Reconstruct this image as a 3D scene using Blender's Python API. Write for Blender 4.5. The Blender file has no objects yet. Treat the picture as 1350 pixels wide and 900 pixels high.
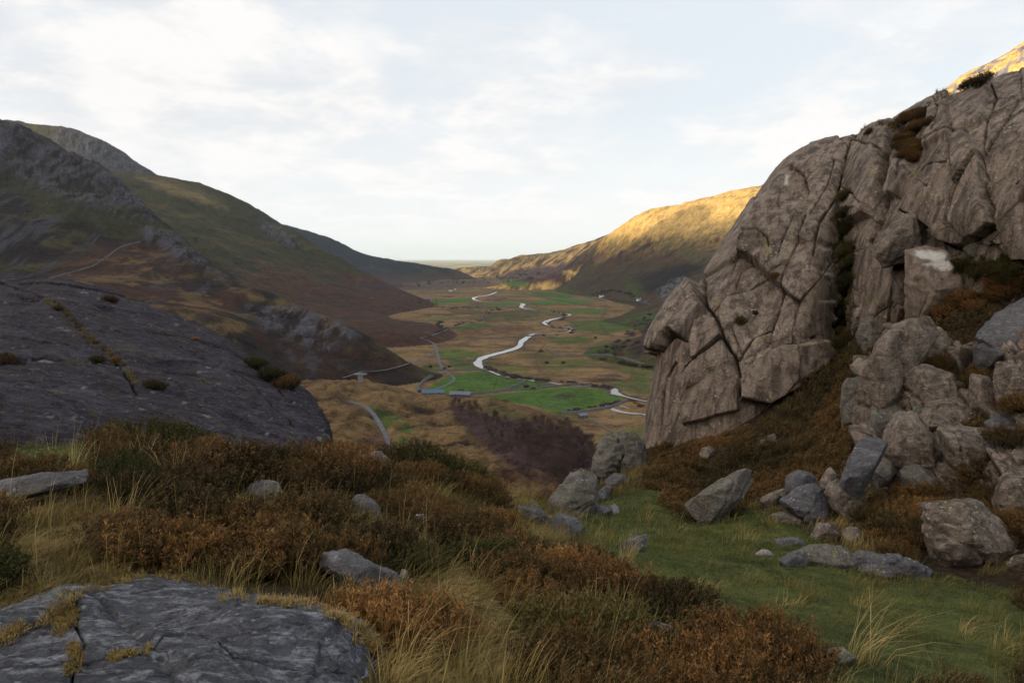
import bpy, bmesh, math, random
import numpy as np
from mathutils import Vector, Matrix
from mathutils.bvhtree import BVHTree
R = math.radians
scene = bpy.context.scene
COL = scene.collection
rng = np.random.default_rng(7)
random.seed(7)

# ------------------------------------------------------------------ camera
CAMZ = 150.0
F = 900.0                       # focal length in photo pixels (1350 wide, 24 mm)
PITCH = math.atan(109 / F)
CP, SP = math.cos(PITCH), math.sin(PITCH)

def ray(px, py):
    cx = (np.asarray(px, float) - 675) / F
    cy = (450 - np.asarray(py, float)) / F
    return cx, CP + cy * SP, -SP + cy * CP

def at(px, py, Y):
    """world point seen at photo position px,py that lies Y metres ahead"""
    dx, dy, dz = ray(px, py)
    k = np.asarray(Y, float) / dy
    return np.stack([dx * k, dy * k, CAMZ + dz * k], -1)

def proj(P):
    P = np.asarray(P, float)
    x, y, z = P[..., 0], P[..., 1], P[..., 2] - CAMZ
    d = y * CP - z * SP
    u = y * SP + z * CP
    d = np.where(d < 1e-3, 1e-3, d)
    return 675 + F * x / d, 450 - F * u / d

# ------------------------------------------------------------------ noise
_p = rng.permutation(256)
PERM = np.concatenate([_p, _p, _p[:4]]).astype(np.int32)
_g = rng.normal(size=(256, 3)); _g /= np.linalg.norm(_g, axis=1)[:, None]
GRAD = _g.astype(np.float32)

def perlin(x, y, z):
    x = np.asarray(x, np.float32); y = np.asarray(y, np.float32); z = np.asarray(z, np.float32)
    x, y, z = np.broadcast_arrays(x, y, z)
    xi = np.floor(x).astype(np.int32); yi = np.floor(y).astype(np.int32); zi = np.floor(z).astype(np.int32)
    xf, yf, zf = x - xi, y - yi, z - zi
    xi &= 255; yi &= 255; zi &= 255
    u = xf * xf * xf * (xf * (xf * 6 - 15) + 10)
    v = yf * yf * yf * (yf * (yf * 6 - 15) + 10)
    w = zf * zf * zf * (zf * (zf * 6 - 15) + 10)
    out = 0
    for a in (0, 1):
        A = PERM[(xi + a) & 255]; wx = u if a else 1 - u
        for b in (0, 1):
            B = PERM[(A + yi + b) & 255]; wy = v if b else 1 - v
            for c in (0, 1):
                g = GRAD[PERM[(B + zi + c) & 255]]
                d = g[..., 0] * (xf - a) + g[..., 1] * (yf - b) + g[..., 2] * (zf - c)
                out = out + d * wx * wy * (w if c else 1 - w)
    return out * 1.6

def perlin2(x, y, z):
    x = np.asarray(x, np.float32); y = np.asarray(y, np.float32); zo = int(z * 53) & 255
    fx = np.floor(x); fy = np.floor(y)
    xi = fx.astype(np.int32) & 255; yi = fy.astype(np.int32) & 255
    xf, yf = x - fx, y - fy
    u = xf * xf * xf * (xf * (xf * 6 - 15) + 10); v = yf * yf * yf * (yf * (yf * 6 - 15) + 10)
    out = 0
    for a in (0, 1):
        A = PERM[(xi + a) & 255] + yi; wx = u if a else 1 - u
        for b in (0, 1):
            g = G2[PERM[(PERM[(A + b) & 255] + zo) & 255]]
            out = out + (g[..., 0] * (xf - a) + g[..., 1] * (yf - b)) * (wx * (v if b else 1 - v))
    return out * 1.45
_a = rng.uniform(0, 6.2832, 256); G2 = np.stack([np.cos(_a), np.sin(_a)], -1).astype(np.float32)

def fbm(x, y, z, octv=4, gain=.5, ridged=False):
    s, a, f, t = 0, 1.0, 1.0, 0
    for i in range(octv):
        n = (perlin2(x * f + 17.3 * i, y * f - 9.1 * i, z + .37 * i) if np.isscalar(z) else perlin(x * f + 17.3 * i, y * f - 9.1 * i, z * f + 5.7 * i))
        if ridged: n = 1 - 2 * np.abs(n)
        s = s + a * n; t += a; a *= gain; f *= 2.03
    return s / t

def sstep(a, b, x):
    t = np.clip((x - a) / (b - a), 0, 1)
    return t * t * (3 - 2 * t)

def inpoly(px, py, poly, soft=1.5):
    """soft inside mask (1 inside .. 0 outside) by signed distance"""
    px = np.asarray(px, float); py = np.asarray(py, float)
    x0, y0 = min(p[0] for p in poly) - 4 * soft, min(p[1] for p in poly) - 4 * soft
    x1, y1 = max(p[0] for p in poly) + 4 * soft, max(p[1] for p in poly) + 4 * soft
    sel = (px > x0) & (px < x1) & (py > y0) & (py < y1)
    out = np.zeros(px.shape, np.float32)
    if not sel.any(): return out
    X, Y = px[sel], py[sel]
    ins = np.zeros(X.shape, bool); d2 = np.full(X.shape, 1e18)
    n = len(poly)
    for i in range(n):
        ax, ay = poly[i]; bx, by = poly[(i + 1) % n]
        c = ((ay > Y) != (by > Y)) & (X < (bx - ax) * (Y - ay) / ((by - ay) if by != ay else 1e-9) + ax)
        ins ^= c
        ex, ey = bx - ax, by - ay
        t = np.clip(((X - ax) * ex + (Y - ay) * ey) / (ex * ex + ey * ey + 1e-9), 0, 1)
        d2 = np.minimum(d2, (X - ax - t * ex) ** 2 + (Y - ay - t * ey) ** 2)
    d = np.sqrt(d2) * np.where(ins, 1, -1)
    out[sel] = sstep(-soft, soft, d)
    return out

def dline(px, py, pts, rad):
    """distance to a polyline (clipped to rad)"""
    px = np.asarray(px, float); py = np.asarray(py, float)
    out = np.full(px.shape, float(rad))
    for (ax, ay), (bx, by) in zip(pts[:-1], pts[1:]):
        sel = (px > min(ax, bx) - rad) & (px < max(ax, bx) + rad) & (py > min(ay, by) - rad) & (py < max(ay, by) + rad)
        if not sel.any(): continue
        X, Y = px[sel], py[sel]
        ex, ey = bx - ax, by - ay
        t = np.clip(((X - ax) * ex + (Y - ay) * ey) / (ex * ex + ey * ey + 1e-9), 0, 1)
        out[sel] = np.minimum(out[sel], np.sqrt((X - ax - t * ex) ** 2 + (Y - ay - t * ey) ** 2))
    return out

# ------------------------------------------------------------------ object helpers
def meta(o, label=None, cat=None, group=None, kind=None):
    if label: o['label'] = label
    if cat: o['category'] = cat
    if group: o['group'] = group
    if kind: o['kind'] = kind
    return o

def mesh_np(name, V, Fc, colors=None, smooth=True, mat=None, n=None):
    V = np.asarray(V, np.float32); Fc = np.asarray(Fc, np.int32)
    me = bpy.data.meshes.new(name)
    k = Fc.shape[1]
    me.vertices.add(len(V)); me.vertices.foreach_set('co', V.ravel())
    me.loops.add(Fc.size); me.loops.foreach_set('vertex_index', Fc.ravel())
    me.polygons.add(len(Fc))
    me.polygons.foreach_set('loop_start', np.arange(0, Fc.size, k, dtype=np.int32))
    me.polygons.foreach_set('loop_total', np.full(len(Fc), k, np.int32))
    me.polygons.foreach_set('use_smooth', np.full(len(Fc), smooth, bool))
    me.update(calc_edges=True)
    if colors is not None:
        c = np.ones((len(V), 4), np.float32); c[:, :colors.shape[1]] = colors
        a = me.color_attributes.new('cover', 'FLOAT_COLOR', 'POINT')
        a.data.foreach_set('color', c.ravel())
    if mat: me.materials.append(mat)
    return me

def link(name, me, parent=None, loc=None):
    o = bpy.data.objects.new(name, me)
    COL.objects.link(o)
    if parent is not None: o.parent = parent
    if loc is not None: o.location = loc
    return o

def grid_faces(nr, nc):
    i = np.arange(nr * nc).reshape(nr, nc)
    return np.stack([i[:-1, :-1], i[:-1, 1:], i[1:, 1:], i[1:, :-1]], -1).reshape(-1, 4)

# ------------------------------------------------------------------ materials
def new_mat(name):
    m = bpy.data.materials.new(name); m.use_nodes = True
    nt = m.node_tree; nt.nodes.clear()
    out = nt.nodes.new('ShaderNodeOutputMaterial')
    b = nt.nodes.new('ShaderNodeBsdfPrincipled')
    nt.links.new(b.outputs[0], out.inputs[0])
    b.inputs['Specular IOR Level'].default_value = .25
    return m, nt, b

class NB:
    def __init__(s, nt): s.nt = nt
    def _in(s, sock, v):
        if v is None: return
        if hasattr(v, 'is_output') or isinstance(v, bpy.types.NodeSocket): s.nt.links.new(v, sock)
        else:
            try: sock.default_value = v
            except Exception: sock.default_value = (*v, 1)
    def noise(s, vec, scale, det=4, rough=.55, dist=0, out='Fac'):
        n = s.nt.nodes.new('ShaderNodeTexNoise'); s._in(n.inputs['Vector'], vec)
        n.inputs['Scale'].default_value = scale; n.inputs['Detail'].default_value = det
        n.inputs['Roughness'].default_value = rough; n.inputs['Distortion'].default_value = dist
        return n.outputs[out]
    def voro(s, vec, scale, feature='F1', out='Distance', rnd=1):
        n = s.nt.nodes.new('ShaderNodeTexVoronoi'); n.feature = feature
        s._in(n.inputs['Vector'], vec); n.inputs['Scale'].default_value = scale
        n.inputs['Randomness'].default_value = rnd
        return n.outputs[out]
    def ramp(s, fac, stops, interp='LINEAR'):
        n = s.nt.nodes.new('ShaderNodeValToRGB'); n.color_ramp.interpolation = interp
        e = n.color_ramp.elements
        while len(e) < len(stops): e.new(.5)
        for el, (p, c) in zip(e, stops):
            el.position = p
            el.color = (c, c, c, 1) if isinstance(c, (int, float)) else (*c, 1)
        s._in(n.inputs[0], fac); return n.outputs[0]
    def mix(s, fac, a, b, mode='MIX'):
        n = s.nt.nodes.new('ShaderNodeMix'); n.data_type = 'RGBA'; n.blend_type = mode
        s._in(n.inputs[0], fac)
        for i, v in ((6, a), (7, b)):
            if isinstance(v, bpy.types.NodeSocket): s.nt.links.new(v, n.inputs[i])
            elif isinstance(v, (int, float)): n.inputs[i].default_value = (v, v, v, 1)
            else: n.inputs[i].default_value = (*v, 1)
        return n.outputs[2]
    def math(s, op, a, b=None, c=None, clamp=False):
        n = s.nt.nodes.new('ShaderNodeMath'); n.operation = op; n.use_clamp = clamp
        s._in(n.inputs[0], a); s._in(n.inputs[1], b)
        if c is not None: s._in(n.inputs[2], c)
        return n.outputs[0]
    def vmath(s, op, a, b=None):
        n = s.nt.nodes.new('ShaderNodeVectorMath'); n.operation = op
        s._in(n.inputs[0], a)
        if b is not None:
            if op == 'SCALE': s._in(n.inputs[3], b)
            else: s._in(n.inputs[1], b)
        return n.outputs[0]
    def bump(s, h, strength, dist, prev=None):
        n = s.nt.nodes.new('ShaderNodeBump'); s._in(n.inputs['Height'], h)
        n.inputs['Strength'].default_value = strength; n.inputs['Distance'].default_value = dist
        if prev is not None: s.nt.links.new(prev, n.inputs['Normal'])
        return n.outputs[0]
    def pos(s):
        return s.nt.nodes.new('ShaderNodeNewGeometry').outputs['Position']
    def objco(s, jitter=True):
        tc = s.nt.nodes.new('ShaderNodeTexCoord').outputs['Object']
        if not jitter: return tc
        oi = s.nt.nodes.new('ShaderNodeObjectInfo')
        r = s.vmath('SCALE', (37., 17., 23.), oi.outputs['Random'])
        return s.vmath('ADD', tc, r)
    def attr(s, name='cover'):
        n = s.nt.nodes.new('ShaderNodeAttribute'); n.attribute_name = name
        return n.outputs['Color']

def terrain_mat(name, scale=1., bump=1.):
    m, nt, b = new_mat(name); q = NB(nt)
    c = q.attr(); P = q.pos()
    n1 = q.noise(P, .02 * scale, 6, .65)
    n2 = q.noise(P, .12 * scale, 5, .7)
    v = q.math('ADD', q.math('MULTIPLY', n1, .9), q.math('MULTIPLY', n2, 1.2))
    v = q.math('SUBTRACT', v, .1)
    n3 = q.noise(P, .55 * scale, 4, .75)
    v = q.math('ADD', v, q.math('MULTIPLY', q.math('SUBTRACT', n3, .5), 1.25))
    n4 = q.noise(P, .045 * scale, 8, .78)
    v = q.math('ADD', v, q.math('MULTIPLY', q.math('SUBTRACT', n4, .5), 1.1))
    col = q.mix(1, c, q.ramp(v, [(.45, .30), (.95, 1.0), (1.0, 1.25)]), 'MULTIPLY')
    nt.links.new(col, b.inputs['Base Color']); b.inputs['Roughness'].default_value = .95
    b.inputs['Specular IOR Level'].default_value = .08
    nt.links.new(q.bump(n2, .8 * bump, 5 / scale, q.bump(n1, .8 * bump, 16 / scale)), b.inputs['Normal'])
    return m

def rock_mat(name, dark, mid, lite, lichen=(.42, .42, .38), yl=.0, scale=1., mossy=.0, stain=.5, band=None, bumpk=1., quartz=False, joints=0., streak=0., spec=.3, tight=1.):
    m, nt, b = new_mat(name); q = NB(nt)
    P = q.objco()
    big = q.noise(P, .55 * scale, 5, .6, .4)
    med = q.noise(P, 3.2 * scale, 6, .68, .6)
    fine = q.noise(P, 22 * scale, 6, .75)
    gr = q.noise(P, 90 * scale, 3, .7)
    c = q.ramp(med, [(.30, dark), (.50, mid), (.68, lite)])
    c = q.mix(.55, c, q.ramp(big, [(.35, dark), (.55, mid), (.72, lite)]))
    # weather streaks running down the rock
    st = q.vmath('MULTIPLY', P, (2.4 * scale, 2.4 * scale, .35 * scale))
    sn = q.noise(st, 1.6, 5, .62, .5)
    c = q.mix(q.ramp(sn, [(.40, stain), (.56, 0.)]), c, tuple(x * .42 for x in dark), 'MIX')
    if streak:
        s1 = q.noise(q.vmath('MULTIPLY', P, (1.3 * scale, 3.2 * scale, 6. * scale)), 1.4, 7, .72, .8)
        c = q.mix(q.ramp(s1, [(.50, 0.), (.66, streak)]), c, tuple(x * 1.9 for x in lite))
        s2 = q.noise(q.vmath('MULTIPLY', P, (1.1 * scale, 2.6 * scale, 5. * scale)), 2.3, 7, .7, .6)
        c = q.mix(q.ramp(s2, [(.52, 0.), (.64, streak)]), c, tuple(x * .45 for x in dark))
    # mineral grain
    c = q.mix(.75, c, q.ramp(fine, [(.30, .40), (.52, 1.), (.72, 1.5)]), 'MULTIPLY')
    c = q.mix(.35, c, q.ramp(gr, [(.35, .5), (.6, 1.25)]), 'MULTIPLY')
    if joints:
        wj = q.vmath('ADD', P, q.vmath('SCALE', q.noise(P, 1.8 * scale, 5, .65, out='Color'), .55 / scale))
        wj = q.vmath('MULTIPLY', wj, (1., 1., .55))
        j1 = q.ramp(q.voro(wj, 1.5 * scale, 'DISTANCE_TO_EDGE'), [(0., 1.), (.022, 0.)])
        j2 = q.math('MULTIPLY', q.ramp(q.voro(wj, 4.3 * scale, 'DISTANCE_TO_EDGE'), [(0., .8), (.03, 0.)]), q.ramp(big, [(.45, 0.), (.6, 1.)]))
        jm = q.math('MULTIPLY', q.math('MAXIMUM', j1, j2), q.math('MULTIPLY', q.ramp(med, [(.42, 0.), (.55, 1.)]), joints))
        c = q.mix(jm, c, tuple(x * .25 for x in dark))
    # lichen rosettes, pale grey and yellow-green
    l1 = q.voro(q.vmath('ADD', P, q.vmath('SCALE', q.noise(P, 9 * scale, 3, out='Color'), .12 / scale)), 7.5 * scale)
    lm = q.math('MULTIPLY', q.ramp(l1, [(.16, 1.), (.26, 0.)]), q.ramp(q.noise(P, 1.7 * scale, 3), [(.50, 0.), (.62, 1.)]))
    lm = q.math('MULTIPLY', lm, q.ramp(fine, [(.38, .1), (.5, .8)]))
    c = q.mix(lm, c, lichen)
    if yl > 0:
        l2 = q.voro(q.vmath('ADD', P, q.vmath('SCALE', q.noise(P, 14 * scale, 3, out='Color'), .1 / scale)), 10 * scale)
        ym = q.math('MULTIPLY', q.ramp(l2, [(.2, 1.), (.33, 0.)]), q.ramp(q.noise(P, 2.3 * scale, 3), [(.62 - .2 * yl, 0.), (.70 - .2 * yl, 1.)]))
        ym = q.math('MULTIPLY', ym, q.ramp(fine, [(.4, 0.), (.55, .9)]))
        c = q.mix(ym, c, (.22, .22, .045))
    if mossy > 0:
        geo = nt.nodes.new('ShaderNodeNewGeometry')
        sx = nt.nodes.new('ShaderNodeSeparateXYZ'); nt.links.new(geo.outputs['Normal'], sx.inputs[0])
        mm = q.math('MULTIPLY', q.ramp(sx.outputs[2], [(.55, 0.), (.9, 1.)]), q.ramp(q.noise(P, 2.1 * scale, 5, .7), [(.62 - .25 * mossy, 0.), (.72 - .2 * mossy, 1.)]))
        c = q.mix(mm, c, (.055, .05, .015))
    if quartz:
        at_ = nt.nodes.new('ShaderNodeAttribute'); at_.attribute_name = 'cover'
        sp = nt.nodes.new('ShaderNodeSeparateColor'); nt.links.new(at_.outputs['Color'], sp.inputs[0])
        qn = q.math('MULTIPLY', sp.outputs[0], q.ramp(fine, [(.3, .2), (.5, 1.)]))
        c = q.mix(qn, c, (.5, .5, .48))
        # earth and moss caught in the joints
        c = q.mix(q.math('MULTIPLY', sp.outputs[1], q.ramp(med, [(.3, 1.), (.6, .75)])), c, (.028, .022, .012))
        c = q.mix(q.math('MULTIPLY', sp.outputs[2], q.ramp(fine, [(.42, 0.), (.55, .9)])), c, (.16, .15, .05))
    nt.links.new(c, b.inputs['Base Color'])
    nt.links.new(q.ramp(med, [(.3, .62), (.7, .85)]), b.inputs['Roughness'])
    b.inputs['Specular IOR Level'].default_value = spec
    # fine cracks and pitted surface in the bump
    wv = q.vmath('ADD', P, q.vmath('SCALE', q.noise(P, 2.5 * scale, 4, out='Color'), .5 / scale))
    ck = q.ramp(q.voro(wv, 1.15 * scale, 'DISTANCE_TO_EDGE'), [(0., 0.), (.018, 1.)])
    ck2 = q.ramp(q.voro(wv, 3.1 * scale, 'DISTANCE_TO_EDGE'), [(0., .55), (.02, 1.)])
    h = q.math('ADD', q.math('MULTIPLY', q.math('MULTIPLY', ck, ck2), .35), q.math('MULTIPLY', med, 1.1))
    n = q.bump(h, .75 * bumpk, .05 / scale)
    n = q.bump(fine, .7 * bumpk, .018 / scale, n)
    n = q.bump(gr, .45 * bumpk, .004 / scale, n)
    nt.links.new(n, b.inputs['Normal'])
    return m

def leaf_mat(name, stops, trans=.25, scale=3., rough=.7):
    """vegetation: colour from the 'cover' value along the plant mixed with per-plant randomness"""
    m, nt, b = new_mat(name); q = NB(nt)
    sp = nt.nodes.new('ShaderNodeSeparateColor'); nt.links.new(q.attr(), sp.inputs[0])
    oi = nt.nodes.new('ShaderNodeObjectInfo')
    wn = q.noise(q.pos(), scale, 3, .6)
    v = q.math('ADD', q.math('MULTIPLY', sp.outputs[0], .70), q.math('MULTIPLY', q.math('SUBTRACT', wn, .5), .8))
    v = q.math('ADD', v, q.math('MULTIPLY', oi.outputs['Random'], .3))
    c = q.ramp(v, stops)
    nt.links.new(c, b.inputs['Base Color']); b.inputs['Roughness'].default_value = rough
    b.inputs['Specular IOR Level'].default_value = .15
    if trans:
        t = nt.nodes.new('ShaderNodeBsdfTranslucent'); nt.links.new(c, t.inputs[0])
        mx = nt.nodes.new('ShaderNodeMixShader'); mx.inputs[0].default_value = trans
        nt.links.new(b.outputs[0], mx.inputs[1]); nt.links.new(t.outputs[0], mx.inputs[2])
        nt.links.new(mx.outputs[0], nt.nodes['Material Output'].inputs[0])
    return m

def flat_mat(name, c, rough=.8, var=.3, scale=1.):
    m, nt, b = new_mat(name); q = NB(nt)
    n = q.noise(q.pos(), scale, 4, .6)
    nt.links.new(q.mix(1, (*c,), q.ramp(n, [(.3, 1 - var), (.7, 1 + var)]), 'MULTIPLY'), b.inputs['Base Color'])
    b.inputs['Roughness'].default_value = rough
    return m
# ------------------------------------------------------------------ distant terrain
SUN_EL, SUN_T = R(7.2), np.array([.87, .493])        # elevation; horizontal travel direction of the light
SUN_P = np.array([-SUN_T[1], SUN_T[0]])

def H(z, x, y): return (x, y, z)
def hill(ctrl, back=None, extra=(), c=120., reach=.15, fall=1.2):
    """surface through control points (photo x, photo y, metres ahead); back = ridge points to fall away behind"""
    P = [at(*k) for k in ctrl]
    if back:
        for k, drop in back:
            b = at(*k); P.append(b)
            s = b[0] / b[1]
            for m, f in ((1.12, .35), (1.35, 1.)):
                P.append(np.array([s * b[1] * m, b[1] * m, b[2] - drop * f]))
    P += [np.array(e, float) for e in extra]
    P = np.array(P)
    A = P[:, :2] / 1000.; cc = c / 1000.
    D = np.sqrt(((A[:, None] - A[None]) ** 2).sum(-1) + cc * cc)
    n = len(A)
    M = np.zeros((n + 1, n + 1)); M[:n, :n] = -D + np.eye(n) * .002; M[:n, n] = 1; M[n, :n] = 1
    w = np.linalg.solve(M, np.append(P[:, 2], 0))
    def f(x, y):
        out = np.full(x.shape, w[n], np.float32); dm = np.full(x.shape, 1e6, np.float32)
        for i in range(n):
            d2 = (x / 1000. - A[i, 0]) ** 2 + (y / 1000. - A[i, 1]) ** 2
            out -= w[i] * np.sqrt(d2 + cc * cc)
            # no further than its own control points reach
            dm = np.minimum(dm, np.sqrt(d2) * 1000. - reach * np.hypot(A[i, 0], A[i, 1]) * 1000. - 40)
        return out - fall * np.maximum(dm, 0)
    return f

def ridge(pts, drop): return [(p, drop) for p in pts]

HILLS = {}
HILLS['far_crag'] = hill([(-200, 260, 2900), (0, 230, 3000), (100, 235, 3000), (200, 262, 3000), (-500, 320, 2800)],
    ridge([(-500, 300, 3500), (-250, 250, 3460), (-100, 180, 3430), (0, 159, 3400), (50, 163, 3400), (87, 170, 3380), (123, 182, 3350), (167, 206, 3300), (183, 221, 3280), (220, 240, 3250)], 500),
    [(-700, 3500, 250), (-500, 3200, 50), (-300, 3600, -200), (-600, 4000, -200), (-1200, 4600, -300), (-900, 3500, -100), (-700, 3100, -100), (-1200, 3900, -200), (-1600, 4600, -200)], 60, .05, 2.5)
HILLS['left_mountain'] = hill([(450, 402, 1850), (400, 372, 2000), (300, 330, 2000), (250, 300, 2100), (350, 352, 2000), (500, 420, 1560), (560, 455, 1180), (560, 425, 1600),
     (330, 300, 2450), (420, 345, 2400), (150, 260, 2300), (0, 240, 2500), (-300, 230, 2400), (250, 380, 1500), (100, 300, 1700), (400, 430, 1300), (520, 400, 2000), (470, 375, 2250)],
    ridge([(-400, 290, 3000), (-100, 250, 3000), (100, 222, 3000), (215, 239, 2900), (250, 246, 2880), (290, 257, 2860), (330, 275, 2830), (370, 299, 2780), (400, 315, 2700), (435, 335, 2600), (467, 353, 2500), (500, 368, 2400), (533, 384, 2280)], 450),
    [(0, 1400, -30), (-100, 1100, -60), (-300, 2700, 0), (-200, 3300, -150), (0, 2400, -60), (-160, 1700, -30), (200, 2000, -200)], 70)
HILLS['distant_left_ridge'] = hill([(430, 350, 4700), (470, 368, 4300), (400, 340, 4800), (520, 362, 4700), (560, 364, 4900), (600, 367, 5000), (360, 340, 4500)],
    ridge([(250, 280, 5400), (320, 285, 5400), (370, 297, 5400), (400, 303, 5400), (433, 313, 5400), (467, 331, 5300), (490, 338, 5250), (510, 342, 5200), (543, 346, 5200), (567, 350, 5200), (590, 353, 5150), (604, 357, 5100), (614, 362, 5050)], 350),
    [(-300, 4300, -20), (-350, 5300, -60), (-1100, 4000, 40), (-200, 6500, -150)], 60)
HILLS['distant_right_ridge'] = hill([(650, 364, 5400), (690, 362, 5000), (740, 350, 4600), (640, 358, 6000), (720, 372, 4000)],
    ridge([(617, 357, 6500), (635, 351, 6300), (655, 344, 6000), (683, 337, 5600), (705, 334, 5400), (730, 332, 5200), (755, 326, 5000), (780, 319, 4800), (850, 290, 4600), (1000, 250, 4600)], 350),
    [(-350, 6600, -150), (-50, 4700, -30), (-250, 5300, -60)], 60)
HILLS['right_mountain'] = hill([(850, 340, 2900), (950, 330, 2400), (780, 350, 3300), (900, 380, 2100), (740, 366, 3500), (950, 400, 1600), (720, 376, 3500),
     (800, 391, 2620), (850, 400, 2150), (860, 412, 1700), (790, 424, 1640), (780, 470, 1030), (860, 440, 1300), (870, 490, 900), (900, 430, 1250), (950, 470, 900),
     (820, 320, 3200), (880, 310, 2950), (940, 290, 2800), (1000, 300, 2500), (1050, 380, 1600), (1100, 450, 1000)],
    ridge([(782, 323, 3650), (790, 318, 3620), (811, 305, 3500), (835, 289, 3400), (861, 278, 3300), (885, 273, 3250), (907, 268, 3200), (930, 262, 3120), (960, 256, 3050), (1006, 245, 2950), (1060, 236, 2850), (1150, 225, 2800)], 450),
    [(150, 3500, -20), (60, 2700, -60), (60, 1500, -60), (40, 900, -60), (150, 780, -60), (200, 4200, -50), (500, 600, -40)], 70)
HILLS['sunlit_ridge'] = hill([(1150, 260, 1350), (1250, 250, 1200), (1350, 200, 1200), (1450, 200, 1150), (1350, 400, 800), (1100, 330, 1200)],
    ridge([(1100, 228, 1560), (1150, 188, 1540), (1190, 158, 1530), (1227, 130, 1520), (1247, 114, 1515), (1267, 100, 1500), (1280, 90, 1500), (1293, 84, 1500), (1308, 86, 1490), (1320, 80, 1490), (1335, 68, 1480), (1352, 58, 1470), (1400, 30, 1450), (1500, 10, 1450)], 350),
    [(500, 1600, 60), (400, 1300, 0), (300, 1000, -60), (500, 500, -60), (900, 400, 0)], 40)
HILLS['crag_hill'] = hill([(0, 362, 1000), (150, 372, 950), (300, 420, 820), (350, 462, 790), (400, 488, 770), (470, 500, 790), (0, 250, 1400), (200, 330, 1250), (100, 300, 1250),
     (250, 372, 1060), (60, 230, 1550), (150, 270, 1480), (400, 440, 900), (350, 415, 1000), (440, 462, 850), (500, 487, 830), (250, 330, 1300)],
    ridge([(-350, 270, 1800), (-220, 240, 1760), (-120, 205, 1740), (-40, 160, 1710), (0, 163, 1700), (35, 174, 1700), (60, 184, 1700), (95, 203, 1680), (130, 224, 1650), (165, 250, 1600), (195, 280, 1520), (215, 300, 1450), (250, 325, 1380), (290, 358, 1280),
           (320, 378, 1220), (350, 394, 1160), (400, 407, 1080), (450, 424, 990), (480, 440, 950), (510, 458, 920), (545, 480, 880)], 300),
    [(-60, 900, -20), (-30, 800, -40), (-200, 1200, -60), (-300, 1700, -80), (-350, 400, 20), (-700, 500, 60), (-1300, 600, 120), (-100, 650, -30), (-150, 500, 0)], 40)
HILLS['knoll'] = hill([(450, 560, 430), (515, 592, 395), (600, 580, 400), (600, 612, 330), (700, 602, 350), (700, 640, 260), (780, 632, 300), (850, 600, 360), (480, 535, 490), (560, 545, 500),
     (640, 560, 460), (660, 590, 390), (740, 610, 350), (560, 600, 370), (600, 625, 290), (650, 640, 250), (470, 600, 380)],
    ridge([(380, 508, 600), (430, 508, 590), (470, 506, 585), (520, 514, 590), (560, 523, 580), (600, 527, 570), (640, 530, 550), (670, 533, 535), (700, 545, 505), (730, 556, 480), (760, 570, 460), (790, 596, 430)], 60),
    [(-60, 45, 126), (0, 45, 126), (30, 45, 126), (80, 60, 122), (-200, 150, 80), (-40, 150, 80), (0, 150, 80), (40, 150, 76), (-300, 400, 30), (120, 200, 60), (250, 300, 40), (100, 480, -15), (180, 400, 0), (60, 620, -20), (-100, 760, -30), (-300, 700, 0)], 14)

# ground grid: fans out ahead, rows widen with distance
NR, NC = 900, 1120
rowsY = 42 * (9500 / 42.) ** (np.linspace(0, 1, NR) ** .92)
cols = np.linspace(-.98, .96, NC)
GX = (rowsY[:, None] * cols[None]).astype(np.float32); GY = np.repeat(rowsY[:, None], NC, 1).astype(np.float32)
names = list(HILLS)
Z = np.zeros((len(names) + 1, NR, NC), np.float32)
def upsample(a, st, nr, nc):
    r = np.arange(nr) / st; c = np.arange(nc) / st
    r0 = np.minimum(r.astype(int), a.shape[0] - 2); c0 = np.minimum(c.astype(int), a.shape[1] - 2)
    fr = (r - r0)[:, None]; fc_ = (c - c0)[None]
    t = a[r0][:, c0] * (1 - fc_) + a[r0][:, c0 + 1] * fc_
    b = a[r0 + 1][:, c0] * (1 - fc_) + a[r0 + 1][:, c0 + 1] * fc_
    return t * (1 - fr) + b * fr
_r = np.arange(0, NR + 4, 4); _c = np.arange(0, NC + 4, 4)
_ry = 42 * (9500 / 42.) ** ((np.clip(_r, 0, None) / (NR - 1)) ** .92); _cx = -.98 + 1.94 * _c / (NC - 1)
_GX = (_ry[:, None] * _cx[None]).astype(np.float32); _GY = np.repeat(_ry[:, None], len(_c), 1).astype(np.float32)
for i, k in enumerate(names): Z[i + 1] = upsample(HILLS[k](_GX, _GY), 4, NR, NC)
Z[names.index('far_crag') + 1] -= 4000 * np.maximum(0, GX / GY + .475)
own = Z.argmax(0); base = Z.max(0)
k_ = 6.0     # soften the joins between hills and floor
soft = base + k_ * np.log(np.exp((Z - base) / k_).sum(0)) - k_ * np.log(2) * np.exp(-(base / 12.) ** 2)
base = np.maximum(soft, 0)
PX, PY = proj(np.stack([GX, GY, base], -1))
hgt = np.clip(base / 60., 0, 1)
near = sstep(60, 250, GY)
n_big = fbm(GX / 420, GY / 420, 1.5, 5)
n_rid = fbm(GX / 160, GY / 160, 3.5, 5, .55, True)
n_sml = fbm(GX / 45, GY / 45, 8.5, 5, .6)
CRAG = {
 'a': [(-60, 150), (0, 163), (60, 184), (130, 224), (180, 262), (210, 300), (150, 285), (60, 262), (0, 225), (-60, 200)],
 'b': [(80, 168), (125, 183), (185, 222), (222, 241), (205, 244), (150, 230), (100, 200), (60, 180)],
 'c': [(185, 293), (230, 310), (290, 358), (300, 372), (255, 352), (215, 332), (190, 318)],
 'd': [(325, 405), (400, 408), (450, 424), (475, 445), (440, 462), (425, 478), (395, 455), (350, 440)],
 'e': [(104, 250), (135, 258), (128, 268), (104, 262)],
 'f': [(340, 295), (372, 303), (410, 330), (390, 332), (350, 312)],
}
crag = np.zeros_like(base)
OWN = dict(a='crag_hill', b='far_crag', c='crag_hill', d='crag_hill', e='crag_hill', f='left_mountain')
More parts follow.
